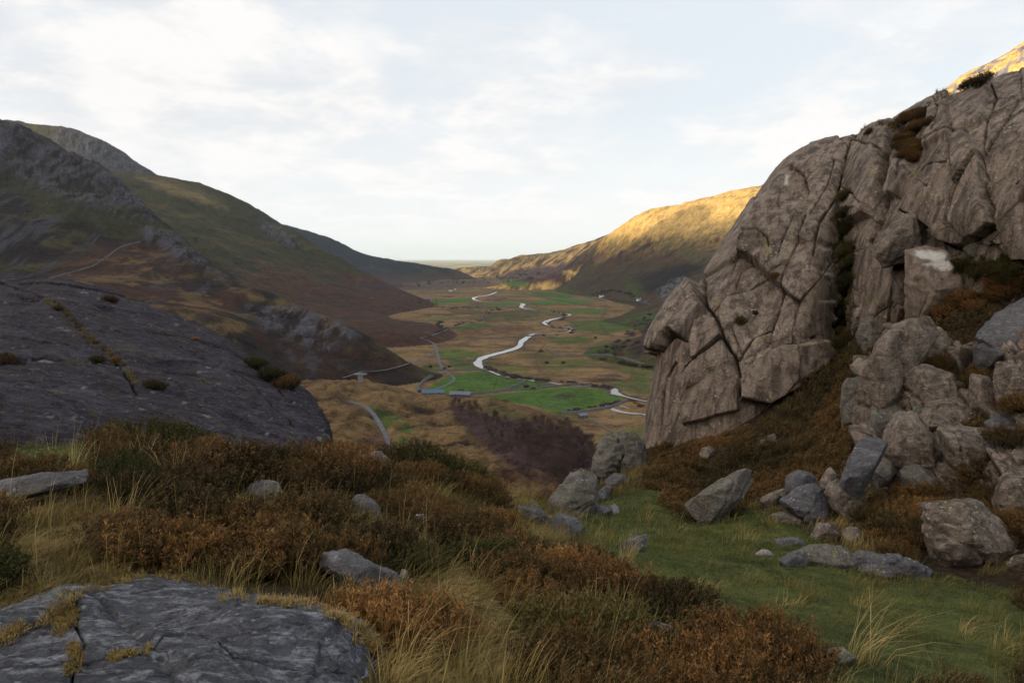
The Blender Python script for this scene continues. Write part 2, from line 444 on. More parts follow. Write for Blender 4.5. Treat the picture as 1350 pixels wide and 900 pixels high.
for k, pl in CRAG.items(): crag = np.maximum(crag, inpoly(PX, PY, pl, 6) * (own == names.index(OWN[k]) + 1))
crag *= sstep(-.35, .25, n_sml + .4 * n_rid)
kn = (own == names.index('knoll') + 1)
amp = np.where(kn, .30, 1.)
z = base + near * hgt * amp * (16 * n_big * np.clip(base / 200, 0, 1) + 11 * n_rid * sstep(10, 260, base) + 3.0 * n_sml * sstep(5, 120, base))
krd = dline(PX, PY, [(455, 528), (470, 533), (480, 536), (489, 543), (497, 554), (504, 566), (510, 579), (515, 592), (518, 606), (520, 630)], 14)
krd = sstep(3, 13, krd)
z += kn * hgt * near * krd * (9. * fbm(GX / 52, GY / 52, 4.4, 5, .58, True) + 3.6 * fbm(GX / 17, GY / 17, 2.4, 4, .6))
z += crag * np.clip(GY / 1500, 0, 1.1) * (11 * fbm(GX / 55, GY / 55, 6.1, 4, .62, True) + 6 * fbm(GX / 20, GY / 20, 2.2, 4, .6, True))
far3 = np.isin(own, [names.index('distant_left_ridge') + 1])
z += far3 * sstep(20, 80, base) * (8 * fbm(GX / 70, GY / 70, 3.1, 4, .6, True) - 3)
z += .35 * fbm(GX / 25, GY / 25, .3, 3) * (1 - hgt)
PX, PY = proj(np.stack([GX, GY, z], -1))

# ---- land cover (what grows or lies there, plus some painted light and shade)
TAN = np.array([.200, .130, .060]); TAN2 = np.array([.130, .080, .040]); BRK = np.array([.075, .036, .023]); UPG = np.array([.048, .050, .021])
FLD = np.array([.060, .118, .022]); SCR = np.array([.10, .097, .115]); HTH = np.array([.028, .021, .019]); WOOD = np.array([.060, .036, .038])
OLV = np.array([.090, .078, .030]); ROCK = np.array([.115, .113, .135]); GOLD = np.array([.58, .385, .13]); CON = np.array([.020, .030, .014]); PALE = np.array([.30, .23, .11])  # GOLD: dead grass colour brightened to paint in low sunlight
C = np.zeros((NR, NC, 3), np.float32)
def lay(color, mask):
    global C
    C = C * (1 - mask[..., None]) + color * mask[..., None]
cn1 = fbm(GX / 260, GY / 260, 12.5, 5, .6); cn2 = fbm(GX / 90, GY / 90, 22.5, 5, .65); cn3 = fbm(GX / 22, GY / 22, 32.5, 4, .65)
cns = fbm(GX / 150, GY / 600, 42.5, 4, .6)
ones = np.ones_like(base)
def own_is(k): return (own == names.index(k) + 1).astype(np.float32)
# valley floor: rushes, streaked
lay(TAN, ones); lay(TAN2, sstep(-.1, .3, cns + .5 * cn2)); lay(BRK, .7 * sstep(.15, .45, cn1 + .3 * cn3)); lay(OLV * .9, .8 * sstep(.0, .3, -cn1 + .3 * cn2)); lay(FLD * .8, .55 * sstep(.15, .3, fbm(GX / 120, GY / 260, 51.5, 4, .6)))
fl = (own == 0).astype(np.float32)
PXw = PX + 9 * cn2 + 5 * cn3; PYw = PY + 6 * np.roll(cn2, 31, 1) + 4 * cn3
# hills
lm = own_is('left_mountain')
lay(UPG, lm); lay(OLV, lm * sstep(-.05, .3, cn1)); lay(BRK, lm * sstep(.0, .25, cn2 * .5 + .25 - (z - 40) / 420 + cn1 * .3)); lay(TAN2, lm * .8 * sstep(.2, .42, cn2 + .3 * cn1)); lay(HTH, lm * .75 * sstep(.12, .34, -cn2 + .2 * cn3))
lay(PALE * .8, lm * inpoly(PXw, PYw, [(180, 232), (215, 238), (260, 252), (300, 275), (250, 262), (215, 252)], 6) * .7)
ch = own_is('crag_hill')
hx = sstep(230, 330, PX)
lay(HTH, ch); lay(OLV, ch * .9 * sstep(-.05, .25, cn2 + .25 * cn1)); lay(SCR * .8, ch * sstep(.05, .25, fbm(GX / 22 + GY / 90, GY / 260, 3.1, 4, .6)) * (1 - hx) * sstep(600, 900, GY))
lay(UPG * 1.1, ch * inpoly(PXw, PYw, [(0, 195), (60, 225), (130, 265), (190, 285), (220, 310), (150, 310), (60, 280), (0, 245)], 10) * .85)
lay(BRK, ch * sstep(-.15, .15, cn1 + .4 * cn3) * inpoly(PXw, PYw, [(60, 360), (130, 325), (200, 318), (240, 345), (330, 385), (300, 420), (120, 390)], 14))
lay(TAN, ch * .9 * sstep(-.05, .2, cn2 + .35 * cn3) * inpoly(PXw, PYw, [(60, 372), (190, 320), (215, 335), (330, 380), (440, 410), (480, 440), (340, 425), (300, 470), (150, 400)], 12))
lay(BRK * .7, ch * inpoly(PXw, PYw, [(330, 420), (450, 440), (560, 480), (540, 505), (420, 500), (340, 480)], 8) * sstep(-.3, .1, cn3 + cn2))
lay(SCR * .75, ch * inpoly(PXw, PYw, [(360, 450), (430, 470), (480, 492), (400, 492)], 8) * .8 * sstep(.05, .3, fbm(GX / 14, GY / 60, 3.1, 3)))
kk = kn.astype(np.float32)
lay(TAN * .95, kk); lay(TAN2, kk * sstep(.0, .35, cn2)); lay(BRK, kk * .75 * sstep(.12, .4, cn3 + .4 * cn2)); lay(UPG, kk * .8 * sstep(.2, .5, -cn2 + .3 * cn3))
lay(FLD * .8, kk * .8 * inpoly(PXw, PYw, [(488, 533), (520, 545), (545, 560), (530, 590), (512, 590), (505, 560)], 5) * sstep(-.3, .2, cn3))
lay(HTH, kk * .8 * np.maximum(inpoly(PXw, PYw, [(540, 533), (575, 540), (570, 548), (545, 545)], 3), inpoly(PXw, PYw, [(515, 558), (545, 560), (540, 570), (518, 566)], 3)))
lay(WOOD * .8, kk * inpoly(PXw, PYw, [(590, 530), (640, 545), (700, 560), (790, 585), (790, 610), (740, 640), (660, 620), (640, 575), (600, 548)], 6))
lay(BRK, kk * .8 * inpoly(PXw, PYw, [(640, 620), (720, 610), (780, 640), (700, 680), (640, 660)], 8) * sstep(-.2, .2, cn3))
rm = own_is('right_mountain')
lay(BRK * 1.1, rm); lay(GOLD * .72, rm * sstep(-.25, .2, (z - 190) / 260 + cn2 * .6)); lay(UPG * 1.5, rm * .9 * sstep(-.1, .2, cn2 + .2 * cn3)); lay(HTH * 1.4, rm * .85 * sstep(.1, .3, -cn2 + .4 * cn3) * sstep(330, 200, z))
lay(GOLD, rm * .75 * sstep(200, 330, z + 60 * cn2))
lay(UPG, rm * inpoly(PXw, PYw, [(700, 376), (780, 355), (850, 350), (860, 385), (790, 392)], 12) * .35)
lay(HTH * .7, rm * inpoly(PXw, PYw, [(835, 366), (905, 345), (930, 350), (880, 385), (852, 386)], 4))
lay(FLD * .75, rm * .8 * sstep(-.25, .1, cn3 + .1) * inpoly(PXw, PYw, [(822, 378), (832, 370), (850, 382), (848, 388), (830, 386)], 5))
lay(FLD, rm * inpoly(PXw, PYw, [(700, 373), (740, 378), (765, 385), (715, 388), (690, 380)], 3) * .7)
lay(SCR * 1.5, rm * inpoly(PXw, PYw, [(862, 385), (900, 362), (905, 368), (880, 398)], 3) * sstep(-.2, .15, fbm(GX / 12, GY / 50, 3.1, 3)))
lay(OLV, rm * inpoly(PXw, PYw, [(720, 478), (770, 452), (820, 450), (855, 440), (880, 480), (840, 500), (740, 490)], 8) * .9)
lay(FLD, rm * .9 * inpoly(PXw, PYw, [(785, 428), (825, 415), (870, 405), (870, 430), (810, 448)], 5) * sstep(-.1, .15, cn3 + cn2))
lay(FLD * .9, rm * .9 * inpoly(PXw, PYw, [(727, 472), (760, 455), (820, 452), (850, 462), (800, 472), (735, 482)], 4) * sstep(-.3, .1, cn3 + cn2))
lay(WOOD, rm * inpoly(PXw, PYw, [(806, 455), (835, 440), (880, 410), (880, 470), (840, 470)], 5) * sstep(-.2, .1, cn3))
dl = own_is('distant_left_ridge'); dr = own_is('distant_right_ridge'); sr = own_is('sunlit_ridge'); fc = own_is('far_crag')
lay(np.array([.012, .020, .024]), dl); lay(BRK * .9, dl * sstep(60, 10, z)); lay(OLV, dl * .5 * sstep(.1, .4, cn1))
lay(BRK, dr); lay(GOLD * .8, dr * sstep(-.2, .2, cn2)); lay(CON * 2, dr * .85 * inpoly(PXw, PYw, [(615, 357), (655, 344), (720, 333), (740, 336), (690, 346), (640, 358)], 3) * sstep(-.2, .2, cn3 + cn2))
lay(WOOD * .8, dr * inpoly(PXw, PYw, [(640, 366), (700, 352), (760, 345), (730, 372), (650, 374)], 4) * .9)
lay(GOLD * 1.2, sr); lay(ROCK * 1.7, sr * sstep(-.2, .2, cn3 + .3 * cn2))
lay(UPG, fc); lay(ROCK * .9, fc * sstep(-.3, .2, cn2)); lay(OLV, fc * inpoly(PXw, PYw, [(-40, 155), (0, 158), (90, 169), (70, 180), (0, 172)], 5))
vs_ = fbm(GX / 16, GY / 110, 11.1, 4, .65); cn4 = fbm(GX / 9, GY / 9, 17.1, 3, .6)
lay(ROCK, crag * .95 * sstep(-.25, .15, vs_ + .5 * cn3)); lay(HTH, crag * .8 * sstep(.05, .25, -vs_ - .4 * cn3 + .2 * cn4)); lay(ROCK * 1.8, crag * .6 * sstep(.25, .4, cn4 + .3 * vs_))
hillm = (own > 0) & (own != names.index('sunlit_ridge') + 1)
lay(C * .45, hillm * .8 * sstep(.05, .35, cn3 * .6 + .5 * fbm(GX / 40, GY / 40, 19.1, 4, .6)))
lay(C * 1.5, hillm * .6 * sstep(.1, .4, -cn3 * .6 - .5 * cn2))
lay(ROCK * 1.5, hillm * (own != names.index('knoll') + 1) * .6 * sstep(.46, .56, cn4 * .7 + .5 * cn2))
# fields of the valley floor
def field(color, poly, soft=1.2, a=1.): lay(color * (1 + .12 * cn2[..., None] + .1 * cn3[..., None]), a * inpoly(PX + 1.5 * cn3, PY, poly, soft))
gf = FLD
field(gf, [(558, 518), (572, 505), (592, 495), (640, 488), (700, 495), (728, 501), (692, 509), (650, 518), (600, 521)])
field(gf, [(627, 524), (690, 515), (749, 510), (793, 513), (826, 527), (800, 534), (738, 545), (698, 534)])
field(gf * .9, [(655, 516), (690, 506), (735, 505), (745, 509), (700, 513)])
field(gf * .95, [(574, 462), (610, 460), (640, 468), (600, 474), (580, 470)], 1.5, .8)
field(gf * .8, [(590, 476), (628, 474), (628, 486), (600, 490)], 1.5, .7)
field(gf, [(567, 395), (620, 393), (622, 398), (573, 401)]); field(gf, [(637, 400), (690, 396), (700, 401), (645, 404)])
field(OLV * .8, [(640, 412), (700, 409), (712, 416), (690, 421), (640, 423)]); field(OLV, [(590, 410), (635, 409), (640, 414), (600, 414)])
field(gf, [(655, 369), (690, 371), (700, 379), (672, 377)], 1.2); field(gf * .85, [(694, 384), (722, 385), (760, 391), (748, 394), (712, 391)], 1.2); field(gf * 1.1, [(702, 395), (735, 393), (792, 397), (765, 401), (705, 402)], 1.2); field(TAN, [(690, 392), (712, 392), (735, 395), (700, 397)], 1.5, .7); field(TAN, [(715, 404), (770, 402), (775, 405), (725, 406)])
field(gf * .8, [(598, 429), (640, 426), (655, 431), (600, 436)], 1.5, .8); field(gf * .75, [(748, 424), (800, 421), (850, 430), (800, 441), (760, 436)], 2, .8); field(gf * .7, [(712, 446), (760, 442), (790, 448), (740, 455)], 2, .7); field(gf * .8, [(700, 478), (740, 474), (790, 478), (760, 484)], 2, .7); field(gf * .8, [(800, 505), (850, 500), (870, 520), (830, 518)], 2, .7); field(gf, [(745, 409), (800, 407), (792, 413), (752, 412)])
field(BRK * .7, [(765, 498), (808, 497), (822, 502), (785, 504)], 2); field(TAN, [(725, 488), (780, 484), (830, 492), (830, 500), (740, 497)], 2, .8)
field(WOOD, [(470, 372), (560, 368), (640, 368), (655, 376), (600, 381), (480, 384)], 3, .8)
field(BRK, [(640, 430), (700, 430), (705, 435), (650, 437)], 3, .8)
lay(WOOD * .8, fl * .75 * sstep(.25, .4, cn2 + cn3 * .5))
# rocky knolls and broken moorland, hollows painted dark in place of relief shade
kr = fbm(GX / 52, GY / 52, 4.4, 5, .55, True); kf = fbm(GX / 11, GY / 26, 14.4, 4, .65)
lay(HTH * 1.1, kk * .9 * sstep(-.12, .08, -kr + .5 * kf)); lay(BRK * 1.1, kk * .7 * sstep(.15, .35, kf + .2 * cn2)); lay(ROCK * 1.3, kk * .8 * sstep(.30, .42, kf - .3 * kr)); lay(TAN * 1.2, kk * .5 * sstep(.25, .5, kr + .3 * kf))
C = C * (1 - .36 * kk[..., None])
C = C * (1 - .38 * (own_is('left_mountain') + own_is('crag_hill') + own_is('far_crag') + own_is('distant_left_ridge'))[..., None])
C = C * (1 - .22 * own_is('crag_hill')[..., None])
C = C * (1 - .45 * (rm * sstep(300, 200, z))[..., None])  # lower slope darkened to paint in shade below the sunlit crest
C = C * (1 - .16 * fl[..., None])
lay(FLD * .6, kk * .8 * inpoly(PX + 4 * cn3, PY + 2 * cn2, [(486, 533), (520, 545), (548, 560), (532, 588), (508, 586), (500, 560)], 4) * sstep(-.35, .1, cn3))
lay(UPG * .9, kk * .7 * inpoly(PX + 5 * cn3, PY, [(600, 536), (660, 533), (700, 548), (690, 556), (640, 548)], 4))
lay(BRK * .8, kk * .85 * inpoly(PX + 6 * cn3, PY, [(470, 575), (500, 570), (520, 600), (560, 600), (640, 640), (640, 660), (460, 640)], 8) * sstep(-.3, .1, cn3))
lay(BRK * .8, kk * .8 * inpoly(PX, PY, [(640, 620), (800, 600), (800, 680), (640, 700)], 8) * sstep(-.35, .1, kf))
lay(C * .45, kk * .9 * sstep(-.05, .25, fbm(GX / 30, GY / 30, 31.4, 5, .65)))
lay(WOOD * .7, kk * .92 * sstep(-.3, .0, cn3 + .15) * inpoly(PX + 6 * cn3, PY + 4 * cn3, [(592, 530), (640, 548), (700, 556), (790, 585), (792, 610), (745, 645), (690, 625), (640, 590), (600, 552)], 4))
# ditches, walls and rush lines of the valley floor
gdn = 1.2 * cn3
for ln in ([(590, 414), (640, 413), (700, 408)], [(560, 404), (620, 405), (690, 405)], [(600, 425), (660, 423), (715, 421)], [(590, 443), (640, 446), (700, 444)], [(640, 424), (642, 412)], [(600, 455), (650, 458), (690, 455)], [(590, 474), (630, 476)], [(725, 436), (790, 440), (840, 446)],
           [(690, 462), (760, 464), (800, 460)], [(640, 478), (700, 484), (760, 482), (820, 486)], [(760, 418), (800, 420), (850, 424)], [(800, 407), (790, 425), (800, 440)], [(700, 401), (775, 402)], [(720, 452), (705, 470), (712, 490)], [(760, 500), (800, 505), (840, 510)], [(640, 395), (700, 396)],
           [(575, 400), (575, 394)], [(622, 400), (622, 393)], [(690, 387), (780, 404)], [(740, 383), (800, 398)], [(655, 500), (650, 518)], [(700, 495), (712, 510)], [(560, 470), (600, 474), (660, 473)]):
    lay(HTH * 1.2, fl * .75 * np.exp(-(dline(PX + gdn, PY + .5 * gdn, ln, 4) / .75) ** 2) * sstep(-.3, .1, cn3 + .2))
hrows = fbm(GX / 60, GY / 14, 27.5, 4, .6)
lay(TAN2 * .8, fl * .55 * sstep(.1, .3, hrows) * (C[..., 1] < C[..., 0])); lay(PALE * .8, fl * .35 * sstep(.15, .35, -hrows) * (C[..., 1] < C[..., 0]))
C = np.clip(C, 0, 1)

TM = terrain_mat('moorland')
labels = {'valley_floor': 'valley_floor'}
Fq = grid_faces(NR, NC)
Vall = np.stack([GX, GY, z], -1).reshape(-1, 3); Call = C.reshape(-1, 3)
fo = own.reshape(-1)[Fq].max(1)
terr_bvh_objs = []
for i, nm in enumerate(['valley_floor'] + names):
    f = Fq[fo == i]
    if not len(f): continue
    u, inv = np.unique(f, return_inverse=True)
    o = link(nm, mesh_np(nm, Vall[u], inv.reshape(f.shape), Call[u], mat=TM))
    meta(o, kind='structure')
STEP = 3
TB = BVHTree.FromPolygons([Vector(v) for v in Vall.reshape(NR, NC, 3)[::STEP, ::STEP].reshape(-1, 3).tolist()], grid_faces(*z[::STEP, ::STEP].shape).tolist())
def far_hit(px, py):
    dx, dy, dz = ray(px, py)
    h = TB.ray_cast(Vector((0, 0, CAMZ)), Vector((float(dx), float(dy), float(dz))).normalized())
    return h[0]
def far_z(x, y):
    h = TB.ray_cast(Vector((x, y, 3000)), Vector((0, 0, -1)))
    return h[0].z if h[0] else 0.

# the plain beyond the valley mouth out to the horizon
ry = 9400 * (90000 / 9400.) ** np.linspace(0, 1, 110)
cx_ = np.linspace(-1.1, 1.1, 360)
X2 = ry[:, None] * cx_[None]; Y2 = np.repeat(ry[:, None], 360, 1)
z2 = 25 * fbm(X2 / 2500, Y2 / 2500, 1.2, 4) * sstep(9400, 12000, Y2) + 25 * sstep(12000, 30000, Y2) * fbm(X2 / 9000, Y2 / 5000, 4.2, 3)
z2 = np.maximum(z2, -2) + 1
pc = fbm(X2 / 700, Y2 / 700, 9.2, 4, .7)
Cp = PALE[None, None] * .75 * (1 - sstep(-.1, .1, pc)[..., None]) + (UPG * 1.3)[None, None] * sstep(-.1, .1, pc)[..., None]
wd = sstep(.12, .25, fbm(X2 / 500, Y2 / 900, 5.2, 4, .7))[..., None]
Cp = Cp * (1 - wd) + CON * 3 * wd; Cp = np.clip(Cp * 1.9, 0, .7)  # colour lightened to stand in for the wash of distant haze
o = link('coastal_plain', mesh_np('coastal_plain', np.stack([X2, Y2, z2], -1).reshape(-1, 3), grid_faces(110, 360), Cp.reshape(-1, 3), mat=terrain_mat('lowland', .2, .3)))
meta(o, kind='structure')
# one sheet under everything that reaches the horizon all round
bx = np.array([[-90000, -90000, -25], [90000, -90000, -25], [90000, 90000, -25], [-90000, 90000, -25]], float)
o = link('ground', mesh_np('ground', bx, [[0, 1, 2, 3]], np.tile(OLV, (4, 1)), mat=TM)); meta(o, kind='structure')

# unseen mountain added left and behind, its skyline shaped to shade the valley
TAU = -2600.
def shade_h(q):
    q = np.asarray(q, float)
    k = SHADE
    return np.interp(q, [a for a, b in k], [b for a, b in k])
SHADE = [(-4500, 500), (-2500, 900), (-400, 1000), (500, 960), (900, 930), (1300, 940), (1500, 900), (1750, 900), (1930, 940), (2030, 930), (2100, 1000), (2200, 1030), (2320, 1010), (2400, 930), (2440, 815), (2500, 765), (2600, 725), (2700, 715), (2760, 760), (2820, 900), (2900, 960), (3200, 980), (3600, 1000), (4000, 900), (4400, 800), (5500, 600), (7500, 100)]
def build_west():
    q = np.linspace(-4500, 7500, 420); s = np.linspace(-1, 1, 70)
    Q, S = np.meshgrid(q, s, indexing='ij')
    hh = shade_h(Q)
    T_ = TAU - 900 * S
    prof = (1 - np.abs(S)) ** .9
    zz = hh * prof + (1 - np.abs(S)) * np.abs(S) * 4 * 60 * fbm(Q / 500, T_ / 500, 2.2, 5, .55, True)
    X = T_ * SUN_T[0] + Q * SUN_P[0]; Y = T_ * SUN_T[1] + Q * SUN_P[1]
    n = fbm(X / 200, Y / 200, 3.2, 4)
    cc = np.where(n[..., None] > 0, UPG, HTH * 1.3)
    o = link('western_shade_mountain', mesh_np('western_shade_mountain', np.stack([X, Y, zz - 30], -1).reshape(-1, 3), grid_faces(420, 70), cc.reshape(-1, 3), mat=TM))
    meta(o, kind='structure')
build_west()
# ------------------------------------------------------------------ near ground
def mq(ctrl, c, extra=()):
    P = np.array([at(*k) for k in ctrl] + [np.array([e[0], e[1], CAMZ + e[2]]) for e in extra])
    # work in log-distance space so near and far control points weigh alike
    def tr(x, y): return x / (y + 3), np.log(y + 1.5)
    a, b = tr(P[:, 0], P[:, 1])
    D = np.sqrt((a[:, None] - a) ** 2 + (b[:, None] - b) ** 2 + c * c)
    n = len(P); M = np.zeros((n + 1, n + 1)); M[:n, :n] = -D + np.eye(n) * .002; M[:n, n] = 1; M[n, :n] = 1
    w = np.linalg.solve(M, np.append(P[:, 2] - CAMZ, 0))
    def f(x, y):
        u, v = tr(x, y); out = np.full(x.shape, w[n])
        for i in range(n): out -= w[i] * np.sqrt((u - a[i]) ** 2 + (v - b[i]) ** 2 + c * c)
        return out
    return f
GC = [(-150, 900, 2.3), (0, 900, 2.35), (300, 905, 2.4), (500, 900, 2.5), (700, 900, 2.7), (900, 900, 3.0), (1100, 900, 3.5), (1350, 900, 3.9), (1500, 900, 4),
      (0, 775, 3.2), (250, 775, 3.4), (500, 780, 3.8), (700, 780, 4.2), (900, 800, 4.5), (1100, 800, 5.6), (1350, 800, 6),
      (-100, 670, 4.6), (0, 670, 4.7), (200, 660, 5.1), (400, 670, 5.6), (600, 705, 6), (750, 745, 6), (900, 725, 8), (1100, 742, 8), (1230, 755, 8), (1380, 745, 8),
      (0, 605, 6.5), (200, 590, 7.5), (400, 612, 8), (500, 625, 8.5), (650, 655, 9.5), (700, 692, 9.5), (800, 692, 11), (950, 684, 12), (1100, 692, 10.5),
      (340, 600, 9.5), (440, 605, 10.5), (520, 608, 10.5), (640, 638, 13), (700, 665, 14), (780, 632, 20), (845, 590, 25), (60, 585, 8), (-150, 590, 7),
      (900, 603, 20), (950, 562, 22.5), (1020, 520, 23), (1060, 480, 22), (1105, 445, 23), (1120, 400, 24.5), (1000, 640, 15), (1080, 590, 17), (1100, 520, 20),
      (1150, 620, 13.5), (1250, 600, 13), (1350, 620, 11), (1200, 660, 11.5), (1350, 500, 14), (1250, 500, 15.5), (1190, 450, 18.5), (1280, 440, 17), (1350, 400, 17), (1290, 345, 19), (1350, 350, 18), (1500, 400, 14), (1500, 600, 9),
      (1220, 390, 19.8), (1170, 480, 18)]
GE = [(-17, 22, -2.6), (-10, 22, -3.8), (-5, 18, -5.2), (-2, 20, -8.5), (1.5, 22, -9), (4, 30, -11.5), (-20, 30, -7), (-8, 30, -12), (-25, 44, -22), (-8, 44, -23), (2, 44, -23), (10, 44, -22), (22, 44, -20), (40, 44, -22),
      (9, 34, -9.5), (16, 32, -4), (24, 32, -2), (-1, 1, -1.45), (1, 1, -1.5), (0, .4, -1.5), (-3, 12, -4.2), (-6, 12, -3.3), (-40, 44, -15), (-30, 22, -1)]
ground_f = mq(GC, .10, GE)
NRg, NCg = 460, 620
gy = .45 * (47 / .45) ** np.linspace(0, 1, NRg); gc = np.linspace(-1.15, 1.15, NCg)
gX = (gy[:, None] + .35) * gc[None]; gY = np.repeat(gy[:, None], NCg, 1)
gZ = ground_f(gX, gY)
gZ += .10 * fbm(gX / 1.7, gY / 1.7, .4, 4) * np.clip(gY / 6, .3, 2) + .02 * fbm(gX / .25, gY / .25, 2.4, 3)
gP = np.stack([gX, gY, gZ + CAMZ], -1)
gpx, gpy = proj(gP)
gn = fbm(gX / .9, gY / .9, 7.1, 4, .6); gn2 = fbm(gX / .15, gY / .15, 8.1, 3)
GREEN = np.array([.050, .065, .020]); STRAW = np.array([.20, .155, .065]); EARTH = np.array([.035, .026, .016]); OLG = np.array([.085, .078, .028])
POLY_GREEN = [(750, 690), (800, 655), (860, 640), (900, 690), (1000, 670), (1060, 700), (1150, 770), (1240, 760), (1370, 780), (1400, 905), (1060, 905), (960, 830), (880, 790), (830, 790), (780, 720)]
POLY_STRAW = [(-20, 640), (90, 660), (170, 640), (200, 700), (160, 760), (0, 840), (-20, 840)]
POLY_STRAW2 = [(520, 905), (500, 830), (560, 780), (600, 740), (690, 790), (740, 830), (730, 905)]
POLY_LEFTGREEN = [(-20, 590), (60, 575), (150, 590), (140, 630), (60, 625), (-20, 650)]
_hm = 1 - np.clip(inpoly(gpx, gpy, POLY_GREEN, 14) + inpoly(gpx, gpy, POLY_LEFTGREEN, 8) + inpoly(gpx, gpy, POLY_STRAW, 12) * .6, 0, 1)
gZ -= .11 * _hm * sstep(1.8, 3.5, gY) * np.clip(gY / 8, .6, 1.6); gP[..., 2] = gZ + CAMZ
mg = inpoly(gpx + 14 * gn, gpy + 10 * gn, POLY_GREEN, 12)
ms = np.maximum(inpoly(gpx + 10 * gn, gpy, POLY_STRAW, 12), inpoly(gpx, gpy, POLY_STRAW2, 15))
ml = inpoly(gpx, gpy, POLY_LEFTGREEN, 8)
Cg = np.tile(EARTH, gX.shape + (1,))
def gl(c, m):
    global Cg
    Cg = Cg * (1 - m[..., None]) + c * m[..., None]
gl(OLG * .5, sstep(.0, .4, gn) * .6); gl(GREEN, mg); gl(STRAW * .6, ms); gl(GREEN, ml); gl(OLG, (mg + ml) * .5 * sstep(-.1, .3, gn + .4 * gn2)); gl(EARTH, mg * .5 * sstep(.15, .4, -gn2 - .3 * gn))
NEARM = terrain_mat('turf', 14., .8)
ground_o = link('hillside_ground', mesh_np('hillside_ground', gP.reshape(-1, 3), grid_faces(NRg, NCg), Cg.reshape(-1, 3), mat=NEARM))
meta(ground_o, kind='structure')
GB = [BVHTree.FromPolygons(gP[::2, ::2].reshape(-1, 3).tolist(), grid_faces(*gP[::2, ::2].shape[:2]).tolist())]
def cast(px, py, trees=None):
    dx, dy, dz = ray(px, py)
    d = Vector((float(dx), float(dy), float(dz))).normalized(); best = None
    for t in (trees or GB):
        h = t.ray_cast(Vector((0, 0, CAMZ)), d)
        if h[0] is not None and (best is None or h[3] < best[3]): best = h
    return best
def gz(x, y, trees=None):
    best = None
    for t in (trees or GB[:1]):
        h = t.ray_cast(Vector((x, y, CAMZ + 30)), Vector((0, 0, -1)))
        if h[0] is not None and (best is None or h[0].z > best[0].z): best = h
    return best

# ------------------------------------------------------------------ relief: rock faces with real depth
def crom(P, n):
    """Catmull-Rom resample along axis 0"""
    m = len(P); t = np.linspace(0, m - 1, n); i = np.minimum(t.astype(int), m - 2); f = t - i
    def g(k): return P[np.clip(k, 0, m - 1)]
    f = f.reshape((-1,) + (1,) * (P.ndim - 1))
    p0, p1, p2, p3 = g(i - 1), g(i), g(i + 1), g(i + 2)
    return .5 * (2 * p1 + (p2 - p0) * f + (2 * p0 - 5 * p1 + 4 * p2 - p3) * f ** 2 + (3 * p1 - p0 - 3 * p2 + p3) * f ** 3)

def relief(name, cols_, nu, nv, disp, mat):
    A = np.array([[at(*k) for k in c] for c in cols_])          # columns x rows x 3
    S = crom(A, nu); S = crom(S.transpose(1, 0, 2), nv)          # rows x cols x 3
    du = np.gradient(S, axis=1); dv = np.gradient(S, axis=0)
    N = np.cross(du, dv); N /= np.linalg.norm(N, axis=-1)[..., None] + 1e-9
    px, py = proj(S)
    d, col = disp(px, py, S)
    S = S + N * d[..., None]
    fc = grid_faces(nv, nu)
    o = link(name, mesh_np(name, S.reshape(-1, 3), fc, col.reshape(-1, 3), mat=mat))
    GB.append(BVHTree.FromPolygons(S[::3, ::3].reshape(-1, 3).tolist(), grid_faces(*S[::3, ::3].shape[:2]).tolist()))
    return o

def cell_blocks(x, y, size, seed, warp=.3):
    """irregular jointed blocks: returns (distance to nearest joint, per-block random x3)"""
    wx = x + warp * size * fbm(x / size, y / size, seed + .1, 3); wy = y + warp * size * fbm(x / size, y / size, seed + 5.2, 3)
    u = wx / size; v = wy / size; ui = np.floor(u).astype(int); vi = np.floor(v).astype(int)
    d1 = np.full(u.shape, 9.); d2 = np.full(u.shape, 9.); idn = np.zeros(u.shape, int); lx = np.zeros(u.shape); ly = np.zeros(u.shape)
    for a in (-1, 0, 1):
        for b in (-1, 0, 1):
            h = PERM[(PERM[(ui + a + int(seed * 7)) & 255] + vi + b) & 255]
            jx = ui + a + .5 + .42 * np.sin(h * 12.9); jy = vi + b + .5 + .42 * np.sin(h * 78.2 + 1)
            d = np.hypot(u - jx, v - jy)
            m = d < d1
            d2 = np.where(m, d1, np.minimum(d2, d)); idn = np.where(m, h, idn); d1 = np.where(m, d, d1); lx = np.where(m, u - jx, lx); ly = np.where(m, v - jy, ly)
    r1, r2, r3 = np.sin(idn * 3.7), np.sin(idn * 9.1 + 2), np.sin(idn * 5.3 + 4)
    return (d2 - d1) * size, r1, r2 * lx + r3 * ly, r3

def cracks_of(px, py, P, lines):
    """carve polyline joints; returns displacement, earth mask"""
    n = fbm(P[..., 0] * 1.6, P[..., 1] * 1.6, P[..., 2] * 1.6, 4, .6)
    wx = px + 2.2 * n; wy = py + 2.2 * np.roll(n, 7, axis=0)
    d = np.zeros(px.shape); e = np.zeros(px.shape)
    for pts, wd, dep in lines:
        k = dline(wx, wy, pts, wd * 5)
        w_ = wd * .60 * np.clip(.75 + 1.6 * n, .22, 1.7)
        d = np.minimum(d, -dep * np.exp(-(k / w_) ** 2) - .04 * dep * np.exp(-(k / (w_ * 3)) ** 2))
        e = np.maximum(e, np.exp(-(k / (w_ * .9)) ** 2))
    return d, e

